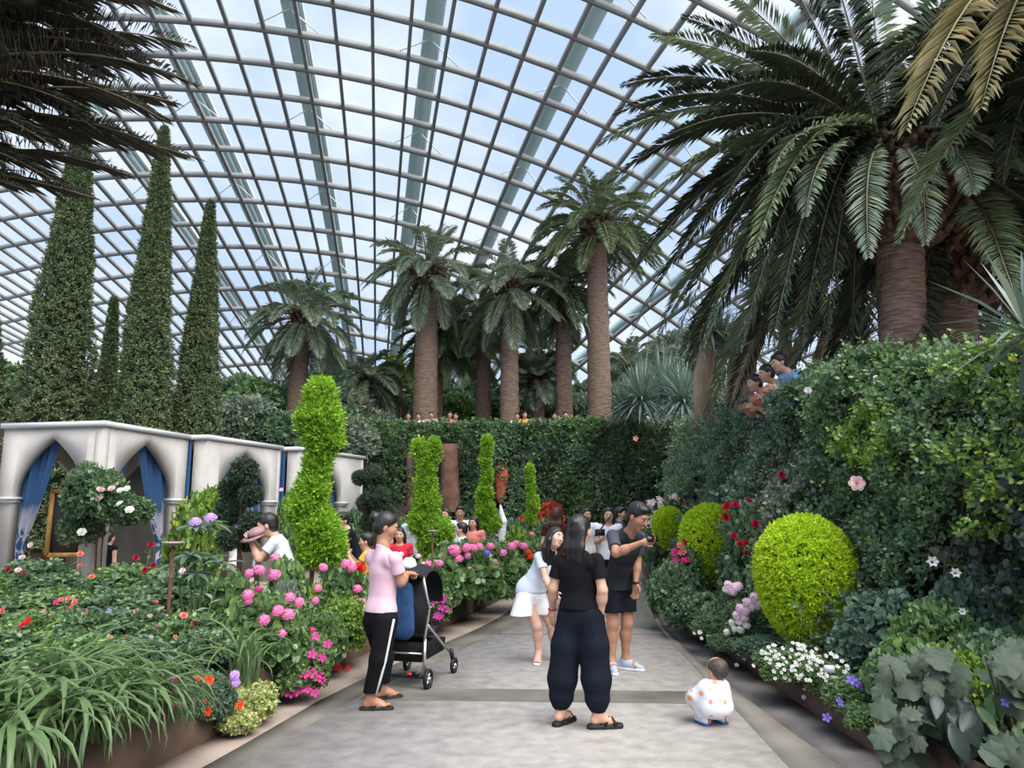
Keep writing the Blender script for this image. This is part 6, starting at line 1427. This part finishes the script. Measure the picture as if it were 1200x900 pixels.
# ---- clipped topiaries
def egg(px, py, wpx, hpx, Y, label, n=5200, seed=1, leaf=.05):
    c = at(px, py, Y); rx = wpx/2/900*Y; rz = hpx/2/900*Y; root = empty('round_topiary', (c.x, Y, .2), label, 'topiary', 'round clipped topiaries')
    f = Foliage(seed); r = f.r; z = r.uniform(-.97,1,n); a = r.uniform(0,6.283,n); q = np.sqrt(1-z*z)*(1+.14*z)*(1-.07*r.random(n))
    C = np.stack([np.cos(a)*q*rx, np.sin(a)*q*rx, z*rz+c.z-.2], 1); A = np.stack([np.cos(a)*q, np.sin(a)*q, z*.8+.35], 1)
    f.sprigs(C, A, k=5, leaf=leaf, stem=.06, tpl='lance', spread=.8, jit=.5); o = f.build('foliage', [G['lime']], root)
    MB().ball((0,0,c.z-.2), 1, 14).build('inner_twigs', M['core'], root)  # added dark ball behind the leaf surface, in place of inner shade
    i = bpy.data.objects[root.children[-1].name]; i.data.transform(Matrix.Translation((0,0,c.z-.2)) @ Matrix.Diagonal((rx*.91,rx*.91,rz*.92,1)) @ Matrix.Translation((0,0,-(c.z-.2))))
    MB().tube([(0,0,-.1),(0,0,max(.1,c.z-.2-rz*.6))], .045, 7).build('trunk', M['twig'], root)
egg(944, 681, 100, 136, 7.75, 'largest and nearest yellow-green egg-shaped topiary', 7000, 1)
egg(833, 638, 62, 84, 11.6, 'middle yellow-green egg-shaped topiary behind the red roses', 4200, 2, .06)
egg(784, 619, 32, 42, 16.0, 'smallest and farthest yellow-green egg-shaped topiary', 2400, 3, .07)
def spiral(blobs, Y, base, label, seed, trunk, dens=1.0, leaf=.07):
    root = empty('spiral_topiary', (at(base[0],base[1],Y).x, Y, .1), label, 'topiary', 'slender yellow-green spiral topiaries'); f = Foliage(seed); o = root.location
    for (px, py, rx, rz) in blobs:
        c = at(px, py, Y)-o; a, b = max(.05, rx/900*Y-.11), max(.06, rz/900*Y-.05)
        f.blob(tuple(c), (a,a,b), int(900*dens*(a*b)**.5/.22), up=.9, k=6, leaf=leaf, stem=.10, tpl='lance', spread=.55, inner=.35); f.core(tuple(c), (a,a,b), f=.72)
    ob = f.build('foliage', [G['limespiral'], M['core']], root)
    MB().tube([p-o for p in [at(x,y,Y) for x,y in trunk]], [.03,.028,.022,.015][:len(trunk)], 6).build('trunk', M['twig'], root)
    return root
spiral([(376,470,24,26),(374,495,32,28),(380,515,26,22),(372,545,20,24),(366,575,24,22),(360,598,28,22),(372,622,30,26),(384,640,26,24),(370,650,24,16),(376,712,24,22),(372,730,18,14)], 9.0, (372,740), 'tallest spiral topiary, left of the woman in pink', 61, [(372,735),(364,690),(372,600),(376,480)], 1.25)
spiral([(491,527,6,12),(509,528,7,14),(500,545,14,20),(499,570,15,20),(500,592,19,20),(497,612,22,18),(512,625,24,18),(504,640,18,12)], 13.5, (503,690), 'wide spiral topiary with a forked top', 62, [(505,700),(505,650),(500,590),(498,540)], 1.2)
spiral([(571,524,9,14),(569,540,9,10),(571,560,8,12),(568,580,12,14),(569,600,14,14),(576,614,14,10)], 17.0, (570,640), 'third spiral topiary beside the red clay stone', 63, [(570,650),(570,610),(570,570),(570,530)], 1.1)
spiral([(621,556,4,12),(622,575,6,13),(625,592,9,12),(622,606,8,10)], 21.0, (622,630), 'thinnest and farthest spiral topiary', 64, [(622,640),(622,600),(622,570)], 1.1)
def pompom(balls, Y, trunk, label, seed, branches=True):
    root = empty('pompom_tree', (at(*trunk[0],Y).x, Y, .1), label, 'topiary'); o = root.location; tp = [at(x,y,Y)-o for x,y in trunk]
    MB().tube(tp, [.035,.03,.024,.018][:len(tp)], 7).build('trunk', M['twig'], root)
    for q, (px, py, r) in enumerate(balls):
        c = at(px, py, Y+(.15 if q % 2 else -.12)); rr = r/900*Y; f = Foliage(seed+q); f.blob((0,0,0), (rr,rr,rr*.92), 420, up=.1, k=6, leaf=.045, stem=.05, tpl='lance', spread=.6, inner=.1, jit=.25); f.core((0,0,0), (rr,rr,rr*.92), f=.92)
        link('foliage_ball', f.mesh('foliage_ball', [G['pine'], M['core']]), root, c-o)
        k = min(range(len(tp)), key=lambda i: (tp[i]-(c-o)).length); MB().tube([tp[k]*.7+(c-o)*.3 if False else tp[k], (tp[k]+(c-o))*.5+V3(0,0,-.03), c-o], .014, 5).build('branch', M['twig'], root)
pompom([(286,552,12),(271,573,10),(294,580,9),(270,598,13),(296,614,10.5),(290,633,9),(268,632,9)], 9.8, [(279,720),(281,640),(283,600),(286,555)], 'pompom tree with round dark foliage balls before the second pavilion', 70)
pompom([(439,556,10),(429,590,9),(444,582,11),(433,612,9),(452,600,8),(422,560,7)], 15.0, [(440,660),(440,610),(439,580),(439,556)], 'dark pompom tree right of the farthest pavilion', 90)
# ---- rusty plates on poles
M['rustpole'] = mat('rusted_iron', (.07,.028,.020), .8, c2=(.14,.06,.04), scale=14); M['plate'] = mat('pinkish_plate', (.36,.25,.25), .5, c2=(.44,.33,.32), scale=6)
for (px, py, pb, Y, w, lab) in ((203,636,800,6.9,25,'round pinkish plate on a rusty pole among the roses'),(507,622,680,10.2,14,'flat plate on a thin pole before the wide spiral topiary')):
    c = at(px, py, Y); r = w/2/900*Y; root = empty('plate_stand', (c.x, Y, .2), lab, 'stand'); h = c.z-.2
    MB().tube([(0,0,-.1),(0,0,h)], .016 if Y < 8 else .011, 8).build('pole', M['rustpole'], root, True); MB().lathe([(.001,h-.035),(r*.35,h-.03),(r*.95,h-.004),(r,h+.008),(r*.9,h+.004),(r*.3,h-.012)], (0,0,0), 20).build('plate', M['plate'], root, True)

# ================================================================== RIGHT BED
bp('dark leafy bush bulging over the gutter behind the man filming', 786, 656, 10.9, 58, 'ivy', [('double','hot',4.5,[(801,657)])], z0=.1)
bp('leafy plant with red-pink blooms left of the middle egg topiary', 803, 640, 11.4, 44, 'mid', [('double','hot',5,[(791,647),(805,656),(792,657)]),('double','salmon',5,[(796,664),(800,648),(797,640)]),('double','crimson',4.5,[(802,636)])], z0=.2)
bp('low dark bush under the middle egg topiary', 832, 692, 9.9, 66, 'ivy', z0=.1)
bp('dark leafy edge plant drooping into the gutter', 806, 690, 10.2, 56, 'rose', z0=.1)
bp('fine green ground cover with tiny white stars', 846, 718, 9.2, 66, 'lowfine', [('simple','white',2.6,[(814,742),(822,748),(820,741),(836,750),(838,757),(848,757),(830,746),(862,742),(858,745)])], z0=.15, name='ground_cover')
bp('pale pink and white hydrangea-like heads on dark leaves', 858, 690, 9.3, 40, 'rose', [('head','paleprink',7,[(854,686),(861,689),(858,693),(865,687)]),('head','white',5,[(851,691)])], z0=.2)
bp('long pale pink phlox drift beside the largest egg topiary', 880, 704, 8.6, 60, 'rose', [('head','paleprink',7,[(884,700),(876,706),(892,699),(868,713),(880,712),(888,708),(873,716),(864,722),(893,706),(872,724)]),('head','white',5,[(858,730),(866,729),(861,737),(868,738),(875,733),(852,741)])], z0=.15)
bp('silver-green feathery mound in front of the phlox', 892, 742, 7.9, 66, 'lowgreen', z0=.15, name='ground_cover')
bp('low green cover over the planter edge below the phlox', 858, 742, 8.5, 60, 'lowfine', [('simple','white',2.6,scat(868,770,20,12,9,2))], z0=.14, name='ground_cover')
bp('white bacopa tumbling over the planter edge', 925, 760, 7.0, 88, 'bacopa', [('simple','white',2.5,scat(925,775,44,22,80,3)+scat(958,812,18,20,24,4))], z0=.12, name='white_bacopa')
bp('white bacopa patch nearer the plant label', 968, 772, 6.5, 66, 'bacopa', [('simple','white',2.6,scat(960,782,34,18,46,5))], z0=.12, name='white_bacopa')
bp('purple petunias on green leaves by the planter edge', 1000, 790, 6.0, 72, 'mid', [('simple','violet',6,[(998,797),(1011,805),(984,823),(994,831),(969,841),(1003,800)])], z0=.12, name='petunia')
bp('green trailing plant under the purple petunias', 1015, 822, 5.7, 56, 'bacopa', [('simple','violet',5,[(1178,823)])][:0], z0=.06)
bp('dry rust-brown stems beneath the largest egg topiary', 985, 742, 7.4, 52, 'rust', z0=.1, name='dry_plant')
bp('dry rust-brown plant under the middle egg topiary', 862, 672, 10.6, 44, 'rust', z0=.1, name='dry_plant')
bp('bushy crimson rose between the two nearer egg topiaries', 888, 588, 9.6, 92, 'rose', [('rose','crimson',5.5,[(877,587),(862,592),(850,607),(885,615),(897,621),(893,628),(860,628),(867,638),(874,637),(912,623),(923,627),(903,640),(876,646),(852,594)])], z0=.2, name='rose_bush', cat='rose')
bp('pale blossom-covered climber at the far end of the right bed', 800, 578, 17.0, 80, 'far', [('simple','blush',4,scat(795,605,38,30,60,8))], z0=.2, name='blossom_climber', cat='climbing plant')
bp('pale blossom climber left of the smallest egg topiary', 772, 592, 18.5, 40, 'far', [('simple','paleprink',4,scat(768,606,14,22,16,9))], z0=.2, name='blossom_climber', cat='climbing plant')
for q, (px, top, Y, w, k, lab) in enumerate(((1040,690,6.7,110,'blue','rounded blue-green shrub right of the largest egg topiary'),(1095,700,6.0,110,'mid','leafy shrub under the pale trailing flowers'),(1165,735,5.4,110,'ivy','dark shrub at the right border behind the big leaves'),(1010,722,6.8,80,'blue','lower blue-green shrub by the dry brown stems'),(1060,745,5.7,90,'geranium','round-leaved mound behind the soft lobed leaves'),(1140,670,6.3,110,'blue','tall blue-green shrub under the dark round-leaved climber'),(1210,690,5.6,100,'ivy','dark bush cut by the right border'),(1120,760,5.2,80,'fresh','fresh green leafy plant above the soft lobed leaves'),(1000,660,7.6,70,'blue','blue-green shrub touching the largest egg topiary on the right'),(905,650,8.9,60,'ivy','dark bush in the shade between the egg topiaries'))):
    bp(lab, px, top, Y, w, k, z0=.2, name='leafy_shrub', cat='shrub')
# pale trailing flowers on the climber
for q, (px, py, Y, sh, col, r, lab) in enumerate(((1004,567,7.2,'rose','blush',10,'large blush rose on the wall above the nearest egg topiary'),(947,458,8.4,'rose','white',5,'small white rose near the top of the wall'),(1092,659,6.0,'bell','white',9,'white starry flower hanging under the climber'),(1119,672,5.9,'bell','white',8,'white and violet flower right of the starry one'),(1127,717,5.7,'bell','white',6,'small white bell flower in the dark shrubs'),(1102,650,6.0,'bell','bluelilac',5,'faint lilac bud above the starry flower'),(916,557,9.2,'rose','crimson',5,'single dark red rose high on the wall'),(963,435,9.5,'rose','crimson',4,'small red rose at the wall top'),(745,514,20,'simple','salmon',3.5,'tiny salmon bloom on the back wall'))):
    c = at(px, py, Y); root = empty('wall_flower', c, lab, 'flower'); flower(root, c, r/900*Y, sh, col, 'bloom', (-.3,-1,.25)); MB().tube([(0,.01,0),(.06,.14,.05),(.10,.4,.02)], .006, 4).build('stalk', M['twig'], root)
# big soft lobed leaves and dark oval leaves, each leaf its own object
bg_r = random.Random(77)
def bigleaf(label, pts, meshes, size, Y, name, root_px, face=(-.15,-.75,.65), jit=.35):
    c = at(root_px[0], root_px[1], Y+.25); root = empty(name, (c.x, Y+.25, .15), label, 'plant')
    for i, (x, y) in enumerate(pts):
        p = at(x, y, Y+bg_r.uniform(-.22,.25)); d = V3(bg_r.uniform(-1,1)*.9, -.45+bg_r.uniform(-.3,.2), -.55+bg_r.uniform(-.45,.55)); nrm = V3(*face)+V3(bg_r.uniform(-jit,jit), bg_r.uniform(-jit,jit), bg_r.uniform(-jit,jit))
        s = size*bg_r.uniform(.75,1.2); o = put_leaf(root, meshes[i % len(meshes)], p-d.normalized()*s*.45, d, nrm, s)
        if i % 2 == 0:
            a = p-d.normalized()*s*.45-root.location; MB().tube([a, a*.55+V3(0,.05,.0), V3(0,0,0)], .007, 4).build('leaf_stalk', M['stem'], root)
    return root
bigleaf('soft lobed leaves piled at the lower right of the bed', scat(1085,815,54,58,74,31), LOB, .145, 4.75, 'lobed_leaf_plant', (1085,860))
bigleaf('soft lobed leaves spilling over the steel edge', scat(1055,862,28,36,26,32), LOB, .125, 4.65, 'lobed_leaf_plant', (1060,890))
bigleaf('big soft leaf clump cut by the right border', scat(1190,790,26,34,20,33), LOB, .18, 4.5, 'lobed_leaf_plant', (1195,830))
bigleaf('soft leaf clump in the bottom right corner', scat(1180,880,34,20,18,34), LOB, .17, 4.4, 'lobed_leaf_plant', (1180,900))
bigleaf('dark glossy oval leaves hanging in the lower right', scat(1120,850,34,36,22,35), ELD, .20, 4.55, 'dark_leaf_plant', (1120,880), jit=.25)
bigleaf('mid-green leafy plant with a violet bloom at the lower right', scat(1175,835,30,34,30,36), ELM, .13, 4.6, 'leafy_plant', (1175,860))
vl = bpy.data.objects['leafy_plant']; flower(vl, at(1178,823,4.35), .026, 'simple', 'violet', 'flower', (-.2,-1,.3))
# white plant label
M['card'] = mat('white_card', (.72,.78,.84), .4)
c = at(972, 784, 6.15); pl = empty('plant_label', (c.x, 6.15, .2), 'small blank white plant label among the white bacopa', 'label'); MB().box((0,0,c.z-.2), (.075,.004,.055)).build('card', M['card'], pl).rotation_euler = (0,0,.0)
MB().tube([(0,.006,-.1),(0,.006,c.z-.2)], .004, 5).build('stake', M['rubber'], pl); pl.rotation_euler.z = -.35
# stone coping on the right wall top, white folded shape at the back
M['coping'] = mat('sandy_coping', (.28,.20,.15), .9, c2=(.38,.30,.24), scale=6, bump=.5)
for q, (t0, t1) in enumerate(((.225,.25),(.252,.277),(.279,.305))):
    a, b = wall_r_at(t0), wall_r_at(t1); ob = MB().bar(a+V3(.5,0,.02), b+V3(.5,0,.02), .5, .16).build('coping_stone', M['coping']); tag(ob, ('sandy coping stone on the right wall, nearest to us','sandy coping stone on the right wall, the middle one','sandy coping stone on the right wall, farthest one')[q], 'stone')
wf = Field(.04); wc = at(588,606,18.5); wf.chain([wc+V3(.0,0,-.85), wc+V3(.02,0,-.1), wc+V3(-.03,0,.28)], [.07,.10,.025]); ob = link('folded_parasol', wf.mesh('folded_parasol', M['sole'], .02)); tag(ob, 'white upright shape like folded cloth behind the third spiral topiary', 'parasol')  # unidentified upright white shape, like folded cloth
MB().tube([wc+V3(0,0,.26)-V3(0,0,0), V3(wc.x,wc.y,0)], .02, 6).build('pole', M['rubber'], ob)
